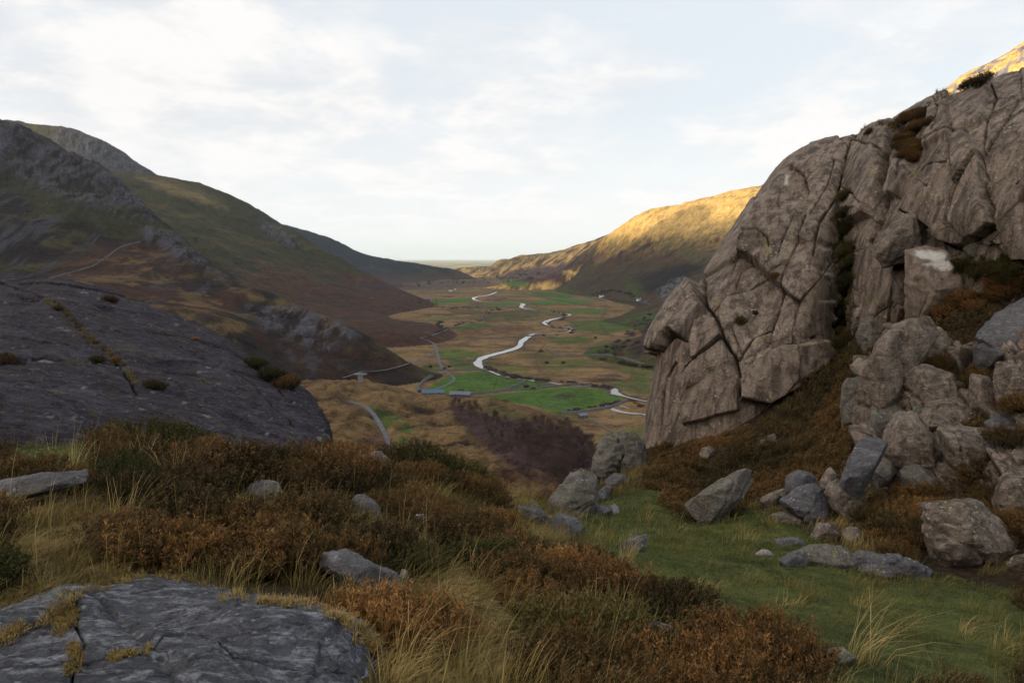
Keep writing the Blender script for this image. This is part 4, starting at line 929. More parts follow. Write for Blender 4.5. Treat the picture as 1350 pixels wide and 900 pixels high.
ROCKS = [
 # outline, material, thickness, group, label, options
 ([(720, 680), (728, 657), (753, 626), (766, 621), (787, 633), (791, 650), (771, 680), (737, 684)], 'lichen', .8, G1, 'large angular boulder spotted with yellow lichen at the lip of the valley', {'rough': 1.5}),
 ([(714, 692), (737, 678), (762, 685), (771, 700), (753, 713), (730, 708)], 'grey', .9, G1, 'dark rounded boulder just in front of the lichen-spotted one', {}),
 ([(666, 668), (677, 665), (710, 671), (723, 680), (713, 691), (687, 682)], 'grey', .8, G1, 'low flat boulder touching the left foot of the lichen-spotted one', {}),
 ([(690, 669), (702, 659), (716, 672), (712, 676)], 'lichen', .9, G1, 'small pointed stone behind the low flat boulder', {}),
 ([(655, 652), (663, 645), (674, 657), (667, 668), (657, 664)], 'lichen', .9, G1, 'small upright stone at the heather edge above the gully', {}),
 ([(777, 674), (790, 667), (806, 666), (808, 673), (795, 679), (780, 680)], 'grey', .8, G1, 'small flat grey stone beside the white one', {}),
 ([(803, 678), (802, 669), (810, 664), (816, 668), (816, 675), (809, 679)], 'pale', .9, G1, 'small bright white stone on the green grass', {}),
 ([(798, 634), (811, 623), (830, 628), (831, 635), (815, 639), (802, 639)], 'grey', .9, G1, 'flat-topped grey stone below the cliff foot', {}),
 ([(780, 632), (788, 600), (800, 574), (812, 570), (818, 600), (803, 634), (790, 640)], 'lichen', .7, G1, 'tall jagged outcrop standing left of the cliff foot', {'rough': 3.2, 'Y': 19}),
 ([(808, 574), (833, 567), (848, 578), (850, 622), (812, 626)], 'lichen', .6, G1, 'pale lichened rock wedged between jagged outcrop and cliff', {'rough': 2.4, 'Y': 21}),
 ([(786, 652), (797, 640), (806, 642), (802, 658), (790, 662)], 'grey', .9, G1, 'dark stone half hidden behind the lichen-spotted boulder', {}),
 ([(905, 664), (940, 640), (972, 622), (994, 618), (997, 628), (981, 652), (938, 687), (930, 688)], 'lichen', .45, G2_, 'long tilted slab with yellow lichen on the grass below the heather slope', {'bev': .035, 'rough': .7, 'top': .5}),
 ([(1001, 658), (1020, 648), (1036, 644), (1040, 663), (1014, 667)], 'brown', .8, G2_, 'low brown stone between tilted slab and stacked stones', {}),
 ([(1037, 627), (1052, 619), (1069, 621), (1077, 637), (1052, 654), (1037, 647)], 'grey', .9, G2_, 'blocky grey stone sitting on top of the dark wedge', {'Y': 12.6}),
 ([(1031, 660), (1050, 645), (1074, 637), (1091, 648), (1091, 687), (1073, 690), (1037, 668)], 'grey', .8, G2_, 'dark grey wedge-shaped boulder under the blocky stone', {'bev': .03}),
 ([(1079, 632), (1086, 620), (1095, 615), (1106, 624), (1102, 645), (1083, 649)], 'brown', .9, G2_, 'rounded brown stone perched above the egg-shaped boulder', {'Y': 12.3, 'bev': .1}),
 ([(1089, 650), (1093, 638), (1104, 633), (1136, 653), (1136, 679), (1117, 684), (1096, 671)], 'brown', .9, G2_, 'smooth brown egg-shaped boulder leaning on the wedge', {'bev': .13, 'rough': .6}),
 ([(1106, 638), (1120, 605), (1135, 578), (1157, 575), (1174, 578), (1160, 600), (1145, 630), (1131, 650), (1116, 645)], 'grey', .6, G2_, 'tall slab leaning over the egg-shaped boulder', {'Y': 11.6, 'bev': .05, 'rough': .6}),
 ([(1152, 623), (1158, 608), (1166, 603), (1180, 604), (1182, 622), (1172, 635), (1160, 637)], 'lichen', .8, G2_, 'stone with a white patch right of the leaning slab', {'Y': 12.4}),
 ([(1017, 679), (1035, 673), (1062, 685), (1058, 693), (1022, 689)], 'brown', .8, G2_, 'low brown stone in front of the dark wedge', {}),
 ([(1068, 708), (1078, 690), (1098, 689), (1108, 707), (1094, 714), (1075, 714)], 'brown', .9, G2_, 'squat brown stone on the grass in front of the wedge', {}),
 ([(1109, 699), (1120, 695), (1136, 697), (1141, 714), (1117, 715)], 'brown', .8, G2_, 'mossy stone at the foot of the egg-shaped boulder', {}),
 ([(1020, 710), (1035, 708), (1058, 708), (1064, 717), (1045, 721), (1024, 720)], 'grey', .8, G2_, 'flat grey slab lying in the short grass', {}),
 ([(995, 731), (1005, 724), (1012, 725), (1020, 731), (1008, 735)], 'pale', .8, G2_, 'small pale stone in the grass left of the broken slabs', {}),
 ([(1027, 738), (1040, 729), (1058, 724), (1062, 742), (1045, 748), (1034, 746)], 'grey', .7, G2_, 'pale grey slab at the left end of the broken row', {}),
 ([(1056, 725), (1070, 720), (1090, 719), (1127, 726), (1128, 745), (1100, 749), (1087, 748), (1062, 742)], 'lichen', .5, G2_, 'dark slab mottled with white lichen in the middle of the broken row', {'bev': .03, 'rough': 1.4}),
 ([(1125, 728), (1140, 727), (1160, 730), (1168, 740), (1150, 750), (1131, 752)], 'grey', .6, G2_, 'grey block behind the layered slabs of the broken row', {'rough': 1.4}),
 ([(1128, 756), (1140, 744), (1165, 741), (1200, 748), (1180, 762), (1150, 762)], 'grey', .6, G2_, 'lower layered slab with an orange-stained edge in the broken row', {'bev': .025, 'rough': 1.4}),
 ([(1140, 741), (1147, 731), (1176, 729), (1200, 738), (1225, 752), (1216, 762), (1190, 758)], 'grey', .5, G2_, 'thin dark slab on top at the right end of the broken row', {'bev': .025, 'rough': 1.4}),
 ([(1222, 700), (1223, 668), (1250, 659), (1279, 652), (1294, 667), (1315, 682), (1337, 702), (1343, 719), (1313, 742), (1245, 740), (1232, 723)], 'brown', .7, G2_, 'big cleft boulder with pale lichen patches near the right edge', {'bev': .045, 'rough': 1.3}),
 ([(1324, 740), (1338, 732), (1370, 730), (1370, 752), (1340, 753)], 'brown', .8, G2_, 'low stone at the picture edge beside the big cleft boulder', {}),
 ([(1011, 583), (1013, 574), (1021, 572), (1026, 577), (1025, 584)], 'lichen', .9, G2_, 'small pale stone alone in the brown heather slope', {}),
 ([(1001, 586), (1004, 579), (1010, 580), (1010, 587)], 'lichen', .9, G2_, 'tiny stone beside the pale one on the heather slope', {}),
 ([(920, 603), (926, 591), (938, 588), (942, 597), (932, 606)], 'brown', .9, G2_, 'brown stone half buried in heather under the cliff', {}),
 ([(1163, 550), (1183, 539), (1205, 553), (1228, 580), (1252, 612), (1243, 632), (1194, 624), (1172, 592), (1161, 568)], 'brown', .6, G3, 'broad sloping slab with a long diagonal crack in the rock pile', {'rough': 1.2}),
 ([(1240, 553), (1262, 556), (1283, 558), (1318, 566), (1313, 590), (1309, 604), (1291, 638), (1272, 632), (1252, 590)], 'brown', .7, G3, 'steep block with a bluish flat top in the middle of the rock pile', {'bev': .035}),
 ([(1212, 550), (1227, 533), (1257, 528), (1294, 536), (1304, 556), (1276, 562), (1242, 556), (1222, 565)], 'brown', .8, G3, 'wide rounded block lying behind the bluish-topped one', {}),
 ([(1146, 568), (1152, 540), (1166, 522), (1194, 521), (1202, 541), (1174, 558), (1160, 572)], 'lichen', .8, G3, 'block with yellow lichen on its top left of the pile', {}),
 ([(1201, 552), (1205, 538), (1213, 533), (1217, 543), (1211, 555)], 'lichen', .9, G3, 'small yellow-lichened stone between two big pile blocks', {'Y': 14.2}),
 ([(1189, 628), (1195, 618), (1204, 613), (1239, 631), (1247, 642), (1225, 652), (1195, 640)], 'lichen', .8, G3, 'lichen-specked block at the foot of the broad sloping slab', {'bev': .03}),
 ([(1247, 642), (1248, 614), (1262, 627), (1284, 647), (1262, 652)], 'brown', .7, G3, 'sharp triangular block just above the big cleft boulder', {'bev': .025}),
 ([(1313, 656), (1322, 634), (1332, 620), (1355, 620), (1380, 640), (1370, 672), (1322, 674)], 'brown', .8, G3, 'grey-brown block at the edge above the big cleft boulder', {}),
 ([(1307, 557), (1322, 546), (1345, 539), (1385, 540), (1385, 566), (1345, 568), (1320, 573)], 'grey', .8, G3, 'smooth bluish block high at the right edge of the pile', {}),
 ([(1313, 571), (1328, 567), (1344, 570), (1354, 590), (1341, 611), (1318, 602)], 'brown', .8, G3, 'squat block right of the steep bluish-topped one', {}),
 ([(1340, 575), (1360, 568), (1380, 575), (1380, 620), (1350, 618), (1342, 600)], 'brown', .8, G3, 'block cut by the right picture edge in the pile', {}),
 ([(1296, 640), (1298, 618), (1312, 606), (1326, 612), (1324, 638), (1308, 646)], 'brown', .8, G3, 'small upright block under the squat one', {}),
 ([(1131, 530), (1140, 500), (1152, 470), (1170, 440), (1195, 432), (1217, 427), (1232, 432), (1205, 462), (1183, 490), (1166, 530), (1152, 548), (1136, 540)], 'brown', .5, G3, 'very large pale slab leaning left above the heather slope', {'bev': .03, 'rough': .8}),
 ([(1111, 535), (1114, 512), (1122, 498), (1134, 493), (1142, 520), (1146, 550), (1128, 554), (1114, 548)], 'lichen', .8, G3, 'oval speckled boulder against the foot of the big leaning slab', {'bev': .1}),
 ([(1186, 500), (1190, 470), (1206, 450), (1237, 440), (1251, 452), (1268, 488), (1240, 500)], 'brown', .8, G3, 'weathered grey crown block of the middle outcrop', {'rough': 1.7}),
 ([(1186, 520), (1192, 488), (1220, 486), (1252, 490), (1272, 532), (1232, 540), (1200, 530)], 'brown', .7, G3, 'square-cut block under the weathered crown block', {'bev': .03}),
 ([(1184, 477), (1190, 468), (1203, 467), (1224, 478), (1218, 486), (1200, 484)], 'lichen', .6, G3, 'thin flat stone lodged under the crown block', {'rough': 1.5, 'Y': 16.2}),
 ([(1262, 464), (1272, 457), (1284, 458), (1294, 473), (1281, 480), (1268, 478)], 'brown', .8, G3, 'low pale stone at the top of the gully between blocks', {}),
 ([(1279, 535), (1283, 497), (1298, 500), (1318, 508), (1314, 535), (1296, 542)], 'brown', .8, G3, 'upright pointed block in the shaded gap of the pile', {'bev': .03}),
 ([(1313, 508), (1316, 483), (1334, 482), (1352, 500), (1350, 535), (1336, 545), (1322, 530)], 'brown', .8, G3, 'stacked block below the big round boulder', {}),
 ([(1291, 465), (1296, 440), (1316, 418), (1350, 400), (1385, 395), (1400, 440), (1345, 463), (1315, 470)], 'grey', .8, G3, 'big smooth rounded bluish boulder at the right edge', {'bev': .12, 'rough': .6}),
 ([(1159, 515), (1172, 494), (1184, 500), (1185, 522), (1168, 528)], 'brown', .8, G3, 'small square block beside the big leaning slab', {'Y': 15.8}),
 ([(1203, 395), (1204, 336), (1225, 331), (1257, 332), (1272, 345), (1292, 367), (1270, 385), (1245, 394)], 'quartz', .6, G3, 'block with a band of white quartz across its top under the cliff', {'bev': .03, 'qz': [(1206, 330), (1225, 331), (1258, 332), (1262, 342), (1266, 354), (1244, 356), (1218, 348), (1232, 344), (1206, 337)]}),
 ([(1180, 420), (1180, 345), (1186, 333), (1205, 332), (1205, 382), (1196, 412)], 'dark', .8, G3, 'dark stained pillar left of the quartz-topped block', {'bev': .03}),
 ([(1152, 412), (1158, 350), (1164, 334), (1184, 334), (1182, 380), (1174, 415)], 'dark', .8, G3, 'middle upright slab of the dark stained recess', {'bev': .03}),
 ([(1126, 420), (1130, 367), (1140, 341), (1162, 330), (1158, 372), (1150, 418)], 'brown', .8, G3, 'upright slab at the left side of the dark recess', {'bev': .03}),
 ([(1159, 322), (1168, 305), (1184, 288), (1206, 285), (1211, 323), (1168, 334)], 'brown', .8, G3, 'rounded block capping the dark stained recess', {'Y': 19.6}),
 ([(1276, 328), (1288, 316), (1304, 306), (1323, 320), (1328, 337), (1300, 344)], 'lichen', .6, G3, 'angular block tucked below the big cliff slab', {'Y': 18.2}),
 ([(1132, 443), (1140, 424), (1151, 418), (1168, 424), (1164, 450), (1147, 458)], 'lichen', .9, G3, 'rough lichened rock at the foot of the dark recess', {'rough': 1.6}),
 ([(-30, 665), (-20, 640), (20, 631), (50, 625), (110, 621), (108, 636), (50, 652)], 'grey', .6, G4, 'long low grey rock at the left edge in pale grass', {'rough': .8}),
 ([(320, 650), (328, 638), (338, 632), (363, 632), (372, 648), (352, 659)], 'grey', .8, G4, 'pale flat stone showing through heather beside the orange sprigs', {}),
 ([(396, 655), (400, 647), (420, 652), (425, 661), (410, 664)], 'grey', .8, G4, 'small grey stone right of the orange sprigs', {}),
 ([(158, 580), (168, 572), (190, 568), (228, 572), (228, 582), (190, 586)], 'pale', .7, G4, 'pale flat rock at the foot of the whaleback slab', {}),
 ([(340, 592), (347, 572), (365, 573), (384, 580), (386, 600), (358, 606)], 'lichen', .8, G4, 'broken rock where the whaleback slab meets the heather', {'rough': 1.6}),
 ([(458, 660), (466, 654), (480, 652), (497, 664), (504, 684), (484, 684)], 'grey', .8, G4, 'smooth dark stone with a pale edge in the heather hollow', {'bev': .08}),
 ([(545, 688), (550, 680), (564, 679), (592, 695), (597, 711), (562, 710)], 'grey', .9, G4, 'mottled grey rock in the middle of the heather', {'rough': 1.4}),
 ([(426, 745), (430, 731), (457, 727), (497, 742), (533, 764), (520, 784), (483, 778), (436, 756)], 'grey', .7, G4, 'large greenish-grey rock with dry grass in front of it', {}),
 ([(482, 610), (484, 597), (501, 595), (519, 613), (497, 624)], 'grey', .8, G4, 'smooth grey rock behind the big heather bush', {}),
 ([(737, 744), (741, 734), (760, 736), (768, 747), (750, 753)], 'grey', .8, G4, 'grey stone peeping from heather left of the green grass', {}),
 ([(818, 718), (833, 708), (853, 705), (853, 718), (839, 728), (824, 725)], 'grey', .8, G4, 'pale boulder at the edge of the green grass', {}),
 ([(813, 765), (820, 750), (833, 746), (840, 767), (825, 775)], 'lichen', .9, G4, 'small upright stone below the pale boulder', {}),
 ([(820, 846), (832, 823), (861, 820), (899, 828), (880, 845), (842, 856)], 'grey', .6, G4, 'flat blue-grey rock behind the orange-tipped heather', {}),
 ([(1084, 862), (1095, 855), (1110, 853), (1131, 867), (1112, 876)], 'lichen', .8, G4, 'little white-flecked rock among grass near the bottom edge', {}),
 ([(526, 758), (530, 750), (538, 751), (538, 762), (531, 764)], 'pale', .9, G4, 'tiny pale stone right of the large greenish-grey rock', {})]
rocks = []
def grow(ol, k):
    cx = sum(p[0] for p in ol) / len(ol); cyy = sum(p[1] for p in ol) / len(ol)
    return [(cx + (x - cx) * k, cyy + (y - cyy) * k) for x, y in ol]
for i, (ol, m_, th, grp, lab, kw) in enumerate(ROCKS):
    ol = grow(ol, 1.22 if grp is G3 else 1.08)
    if grp is G3: kw = dict(kw, sunk=.22)
    o = make_rock(ol, seed=i + 1, mat=m_, thick=th, **kw)
    meta(o, lab, 'boulder' if i not in () else 'rock', grp); rocks.append(o)
bpy.context.view_layer.update()
RB = []
for o in rocks:
    me = o.data; nv = len(me.vertices); v = np.zeros(nv * 3, np.float32); me.vertices.foreach_get('co', v)
    v = v.reshape(-1, 3) + np.array(o.location)
    f = np.zeros(len(me.polygons) * 3, np.int32); me.polygons.foreach_get('vertices', f)
    RB.append(BVHTree.FromPolygons(v.tolist(), f.reshape(-1, 3).tolist()))
# ------------------------------------------------------------------ heather, grass and turf near the camera
def gnd(x, y):
    x = np.asarray(x, float); y = np.asarray(y, float)
    r = np.clip(np.log(np.maximum(y, .46) / .45) / math.log(47 / .45) * (NRg - 1), 0, NRg - 1.001); c = np.clip((x / (y + .35) + 1.15) / 2.3 * (NCg - 1), 0, NCg - 1.001)
    i = r.astype(int); j = c.astype(int); fr = r - i; fc_ = c - j
    return CAMZ + (gZ[i, j] * (1 - fr) * (1 - fc_) + gZ[i + 1, j] * fr * (1 - fc_) + gZ[i, j + 1] * (1 - fr) * fc_ + gZ[i + 1, j + 1] * fr * fc_)
SLABS = GB[2:]        # whaleback, foreground slab
def covered(x, y, z_, m=.02):
    for t in SLABS + GB[1:2]:
        h = t.ray_cast(Vector((x, y, CAMZ + 20)), Vector((0, 0, -1)))
        if h[0] is not None and h[0].z > z_ + m: return True
    return False
FORE_PX = [(-60, 850), (60, 815), (190, 765), (300, 790), (400, 800), (470, 830), (505, 880), (520, 960), (-60, 960)]
ROCKBOX = [(min(p[0] for p in r[0]), max(p[0] for p in r[0]), min(p[1] for p in r[0]), max(p[1] for p in r[0]), o.location.y) for r, o in zip(ROCKS, rocks)]
def hides_rock(px, py, y, hgt=.25):
    hp = hgt / y * 900
    for x0, x1, y0, y1, Y in ROCKBOX:
        if y > Y + .3: continue
        w_ = .30 / y * 900
        if x0 - .5 * w_ < px < x1 + .5 * w_ and y0 + 4 < py < y1 + .8 * hp: return True
    return inpoly(np.array([px]), np.array([py]), FORE_PX, .1)[0] > .5
def in_rock(x, y, z_):
    for o, t in zip(rocks, RB):
        if abs(o.location.x - x) + abs(o.location.y - y) > 2.5: continue
        h = t.ray_cast(Vector((x, y, z_ + 3)), Vector((0, 0, -1)), 3.0)
        if h[0] is not None: return True
    return False

def shoots(seed, n, h, rad, leaves, leaf, spread=.85, lw=.32, stemw=.0035):
    r_ = np.random.default_rng(seed)
    a = r_.uniform(0, 6.283, n); rr = np.sqrt(r_.uniform(0, 1, n))
    base_ = np.stack([np.cos(a) * rr * rad * .35, np.sin(a) * rr * rad * .35, np.full(n, -.03)], -1)
    tipr = rad * (rr * spread + r_.normal(0, .10, n)); a2 = a + r_.normal(0, .35, n)
    top_ = h * (1 - .42 * rr ** 2) * r_.uniform(.72, 1.12, n) * (1 + .22 * np.sin(a * 2 + seed) * rr)
    tip = np.stack([np.cos(a2) * tipr, np.sin(a2) * tipr, top_], -1)
    mid = base_ * .45 + tip * .55 + np.stack([np.cos(a2) * rad * .10, np.sin(a2) * rad * .10, -.06 * h * np.ones(n)], -1)
    def bez(t):
        t = t[..., None]; return base_[:, None] * (1 - t) ** 2 + 2 * mid[:, None] * t * (1 - t) + tip[:, None] * t ** 2
    ts = np.tile(np.linspace(0, 1, 4), (n, 1)); S = bez(ts)
    side = np.stack([-np.sin(a2), np.cos(a2), np.zeros(n)], -1)[:, None] * stemw
    w_ = np.array([1, .8, .6, .25])[None, :, None]
    V = np.stack([S - side * w_, S + side * w_], 2)                   # n,4,2,3
    idx = np.arange(n * 8).reshape(n, 4, 2)
    Fs = np.stack([idx[:, :-1, 0], idx[:, :-1, 1], idx[:, 1:, 1], idx[:, 1:, 0]], -1).reshape(-1, 4)
    # leaves
    tl = .30 + .70 * np.sqrt(r_.uniform(0, 1, (n, leaves))); L = bez(tl)
    d = r_.normal(0, 1, (n, leaves, 3)); d[..., 2] = np.abs(d[..., 2]) + .5; d /= np.linalg.norm(d, axis=-1)[..., None]
    s2 = np.cross(d, r_.normal(0, 1, (n, leaves, 3))); s2 /= np.linalg.norm(s2, axis=-1)[..., None]
    ll = leaf * r_.uniform(.6, 1.3, (n, leaves, 1)); L = L + r_.normal(0, leaf * .5, (n, leaves, 3))
    LV = np.stack([L - s2 * ll * lw * .6, L + s2 * ll * lw * .6, L + d * ll + s2 * ll * .06, L + d * ll - s2 * ll * .06], 2).reshape(-1, 3)
    LF = np.arange(len(LV)).reshape(-1, 4)
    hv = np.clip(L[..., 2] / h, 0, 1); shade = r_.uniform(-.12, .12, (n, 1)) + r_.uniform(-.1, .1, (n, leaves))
    LC = np.repeat(np.clip(.15 + .60 * hv + shade, 0, 1).reshape(-1), 4)  # painted core shade: leaves darken low down, brighten towards the tips
    AV = np.concatenate([V.reshape(-1, 3), LV]); AF = np.concatenate([Fs, LF + n * 8]); AC = np.concatenate([np.full(n * 8, .25), LC])
    # dried flower spikes at some tips
    pick = np.where(r_.uniform(0, 1, n) < .45)[0]; m_ = 9
    tf = r_.uniform(.80, 1.03, (n, m_)); Q = bez(tf)[pick] + r_.normal(0, leaf * .25, (len(pick), m_, 3))
    d = r_.normal(0, 1, (len(pick), m_, 3)); d /= np.linalg.norm(d, axis=-1)[..., None]; s3 = np.cross(d, r_.normal(0, 1, d.shape)); s3 /= np.linalg.norm(s3, axis=-1)[..., None]
    k = leaf * .30
    QV = np.stack([Q - d * k, Q + s3 * k * .8, Q + d * k, Q - s3 * k * .8], 2).reshape(-1, 3)
    QC = np.repeat(np.clip(.5 + r_.uniform(-.3, .3, (len(pick), m_)), 0, 1).reshape(-1), 4)
    return (AV, AF, AC), (QV, np.arange(len(QV)).reshape(-1, 4), QC)
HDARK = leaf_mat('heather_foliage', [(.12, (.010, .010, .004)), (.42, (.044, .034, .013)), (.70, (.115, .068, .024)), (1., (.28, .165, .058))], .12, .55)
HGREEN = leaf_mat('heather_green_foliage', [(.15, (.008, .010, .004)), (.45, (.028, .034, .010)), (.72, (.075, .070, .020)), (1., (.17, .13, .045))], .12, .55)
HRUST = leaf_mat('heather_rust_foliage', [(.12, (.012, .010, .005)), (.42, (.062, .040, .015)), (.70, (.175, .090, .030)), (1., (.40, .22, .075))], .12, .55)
FLW = leaf_mat('dried_flowers', [(.1, (.060, .034, .016)), (.55, (.135, .078, .036)), (.95, (.26, .165, .08))], .2, 1.)
FLW2 = leaf_mat('orange_dried_flowers', [(.1, (.11, .055, .020)), (.5, (.23, .125, .045)), (.95, (.42, .26, .11))], .2, 1.)
def c3(c): return np.repeat(c[:, None], 3, 1)
BUSHM = {}
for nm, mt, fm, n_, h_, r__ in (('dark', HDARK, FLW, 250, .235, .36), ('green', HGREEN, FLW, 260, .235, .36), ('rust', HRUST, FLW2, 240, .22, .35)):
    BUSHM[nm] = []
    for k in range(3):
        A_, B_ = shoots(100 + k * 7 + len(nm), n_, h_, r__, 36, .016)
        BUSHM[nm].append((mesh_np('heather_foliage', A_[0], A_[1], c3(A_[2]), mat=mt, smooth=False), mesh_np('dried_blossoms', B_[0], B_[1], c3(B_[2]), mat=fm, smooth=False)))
def put_bush(x, y, z_, s, kind, label, group, sz=1., k=None, nrm=None):
    k = rt5.randrange(3) if k is None else k
    fo_, fl_ = BUSHM[kind][k]
    o = bpy.data.objects.new('heather_bush', fo_); COL.objects.link(o)
    o.location = (x, y, z_); o.scale = (s, s, s * sz); o.rotation_euler = (rt5.uniform(-.12, .12), rt5.uniform(-.12, .12), rt5.uniform(0, 6.28))
    if nrm is None and y > 3:
        nrm = Vector((gnd(x - .25, y) - gnd(x + .25, y), gnd(x, y - .25) - gnd(x, y + .25), .5))
    if nrm is not None:
        t_ = (Vector((0, 0, 1)) * .45 + Vector(nrm).normalized() * .55).normalized()
        o.rotation_euler = (Vector((0, 0, 1)).rotation_difference(t_).to_matrix() @ Matrix.Rotation(rt5.uniform(0, 6.28), 3, 'Z')).to_euler()
    meta(o, label, 'heather', group)
    c = bpy.data.objects.new('dried_blossoms', fl_); COL.objects.link(c); c.parent = o
    return o
rt5 = random.Random(11)

NOH = [POLY_GREEN, POLY_STRAW, POLY_STRAW2, POLY_LEFTGREEN]
OPEN_ = [[(395, 655), (470, 650), (520, 668), (500, 690), (440, 690)], [(530, 640), (600, 640), (650, 690), (700, 720), (640, 720), (560, 680)], [(400, 775), (540, 770), (560, 830), (520, 905), (500, 905), (480, 820)], [(640, 640), (700, 660), (760, 700), (720, 720), (660, 690)],
         [(860, 560), (930, 545), (900, 575), (850, 600)], [(1010, 520), (1050, 500), (1070, 520), (1020, 545)], [(790, 650), (850, 600), (870, 620), (830, 660)], [(180, 640), (260, 650), (300, 690), (200, 720)]]
def no_heather(px, py):
    m = np.zeros(px.shape)
    for pl in NOH + OPEN_: m = np.maximum(m, inpoly(px, py, pl, 6))
    return m
def sample_ground(n, y0, y1, seed, power=1.):
    r_ = np.random.default_rng(seed)
    y = (y0 ** (2 - power) + r_.uniform(0, 1, n) * (y1 ** (2 - power) - y0 ** (2 - power))) ** (1 / (2 - power)) if power != 2 else y0 * (y1 / y0) ** r_.uniform(0, 1, n)
    x = r_.uniform(-.84, .84, n) * (y + .3)
    z_ = gnd(x, y); px, py = proj(np.stack([x, y, z_], -1))
    return x, y, z_, px, py
# visible individual bushes, nearest first
x, y, z_, px, py = sample_ground(26000, 2.2, 24, 3, 1.0)
nz = fbm(x / .9, y / .9, 9.1, 3)
keep = (no_heather(px + 10 * nz, py + 8 * nz) < .4) & (px > -60) & (px < 1420) & (py < 960)
x, y, z_, px, py = x[keep], y[keep], z_[keep], px[keep], py[keep]
o_ = np.argsort(y); placed = []; slope_pts = []
cells = {}
def free(a, b_, r_):
    k = (int(a / .8), int(b_ / .8))
    for i in (-1, 0, 1):
        for j in (-1, 0, 1):
            for (u, v, w_) in cells.get((k[0] + i, k[1] + j), ()):
                if (u - a) ** 2 + (v - b_) ** 2 < (r_ * .5 + w_ * .5) ** 2: return False
    cells.setdefault(k, []).append((a, b_, r_)); return True
for i in o_:
    r_ = .36 if y[i] < 6 else .43 if y[i] < 11 else .54
    if not free(x[i], y[i], r_): continue
    if y[i] < 4 and abs(px[i] - 610) < 100: continue
    if hides_rock(px[i], py[i], y[i]) or covered(x[i], y[i], z_[i]) or (y[i] < 5 and (covered(x[i], y[i] - .16, z_[i]) or covered(x[i] - .16, y[i], z_[i]))) or in_rock(x[i], y[i], z_[i]): continue
    (placed if len(placed) < 158 else slope_pts).append((x[i], y[i], z_[i], px[i], py[i]))
def bush_kind(px, py, nn):
    if inpoly(np.array([px]), np.array([py]), [(470, 760), (600, 780), (620, 905), (480, 905)], .1)[0] or inpoly(np.array([px]), np.array([py]), [(820, 850), (1080, 850), (1100, 960), (820, 960)], .1)[0] or inpoly(np.array([px]), np.array([py]), [(720, 740), (850, 740), (850, 860), (720, 860)], .1)[0]: return 'rust'
    if inpoly(np.array([px]), np.array([py]), [(150, 510), (260, 510), (270, 590), (150, 590)], .1)[0]: return 'green'
    return 'green' if nn > .22 else ('rust' if nn < -.22 else 'dark')
nn = fbm(np.array([p[0] for p in placed]) / 1.1, np.array([p[1] for p in placed]) / 1.1, 4.4, 3)
for (a, b_, c_, u, v), n0 in zip(placed, nn):
    s = rt5.uniform(.75, 1.2) * (1. if b_ < 6 else 1.12)
    if b_ < 3.6: s *= .8
    kd = bush_kind(u, v, n0)
    lab = {'dark': 'dark brown heather bush in the thick heather of the near slope', 'green': 'greenish heather bush in the thick heather of the near slope', 'rust': 'rust coloured heather bush with dried orange flower tips on the near slope'}[kd]
    put_bush(a, b_, c_, s, kd, lab, {'dark': 'dark heather bushes of the near slope', 'green': 'greenish heather bushes of the near slope', 'rust': 'rusty heather bushes of the near slope'}[kd])
# prominent bushes, each placed on what carries it
ALLB = GB
SPEC = [((152, 482), .75, 'rust', 'orange-brown shrub growing from the joint in the whaleback slab'), ((128, 476), .55, 'green', 'mossy green shrub at the left end of the slab joint shrub'), ((204, 512), .75, 'dark', 'dark heather bush at the foot of the slab joint'),
        ((78, 408), .4, 'dark', 'small dark tuft of heather high in the slab joint'), ((258, 448), .35, 'rust', 'tiny rusty heather on the whaleback slab'), ((146, 398), .8, 'dark', 'low heather on the far shoulder of the whaleback slab'), ((338, 484), 1.1, 'green', 'first green bush behind the right shoulder of the whaleback slab'),
        ((360, 500), 1.3, 'green', 'middle bush behind the right shoulder of the whaleback slab'), ((380, 510), 1.2, 'rust', 'brown bush lowest behind the shoulder of the whaleback slab'), ((10, 478), .7, 'dark', 'brown heather patch on the whaleback slab at the left edge'),
        ((1022, 364), .55, 'rust', 'rusty heather tuft on the bare cliff face'), ((976, 425), .75, 'dark', 'dark heather tuft in a pocket low on the cliff face'), ((995, 413), .4, 'rust', 'small heather tuft beside the dark pocket on the cliff'), ((890, 483), .4, 'rust', 'tiny heather tuft on the lower left cliff blocks'),
        ((1200, 196), 1.2, 'dark', 'brown heather in the gap below the cliff skyline'), ((1190, 186), 1.1, 'rust', 'heather at the left of the skyline gap'), ((1210, 172), 1.2, 'dark', 'heather climbing to the skyline in the cliff gap'), ((1218, 156), 1.0, 'dark', 'topmost heather in the skyline gap'), ((1278, 116), 1.1, 'dark', 'left half of the dark bush on the very top of the cliff'), ((1292, 112), 1.3, 'dark', 'dark round bush on the very top of the cliff'),
        ((1145, 176), .6, 'green', 'mossy tuft on top of the cliff pillar'), ((1190, 206), .9, 'rust', 'rust heather low in the skyline gap'), ((1200, 690), 1.7, 'dark', 'tall heather between the egg-shaped and the big cleft boulder'), ((1185, 712), 1.5, 'dark', 'heather overhanging the broken slab row'), ((1210, 655), 1.5, 'rust', 'rusty heather above the tall one by the cleft boulder'), ((1170, 670), 1.2, 'rust', 'rusty heather right of the egg-shaped boulder')]
for (u, v), s, kd, lab in SPEC:
    h = cast(u, v, ALLB)
    if h is None: continue
    put_bush(h[0].x, h[0].y - (.05 if h[0].y > 14 else 0), h[0].z - .02 * s, s, kd, lab, None, 1.2 if h[0].y > 14 else 1., None, h[1])

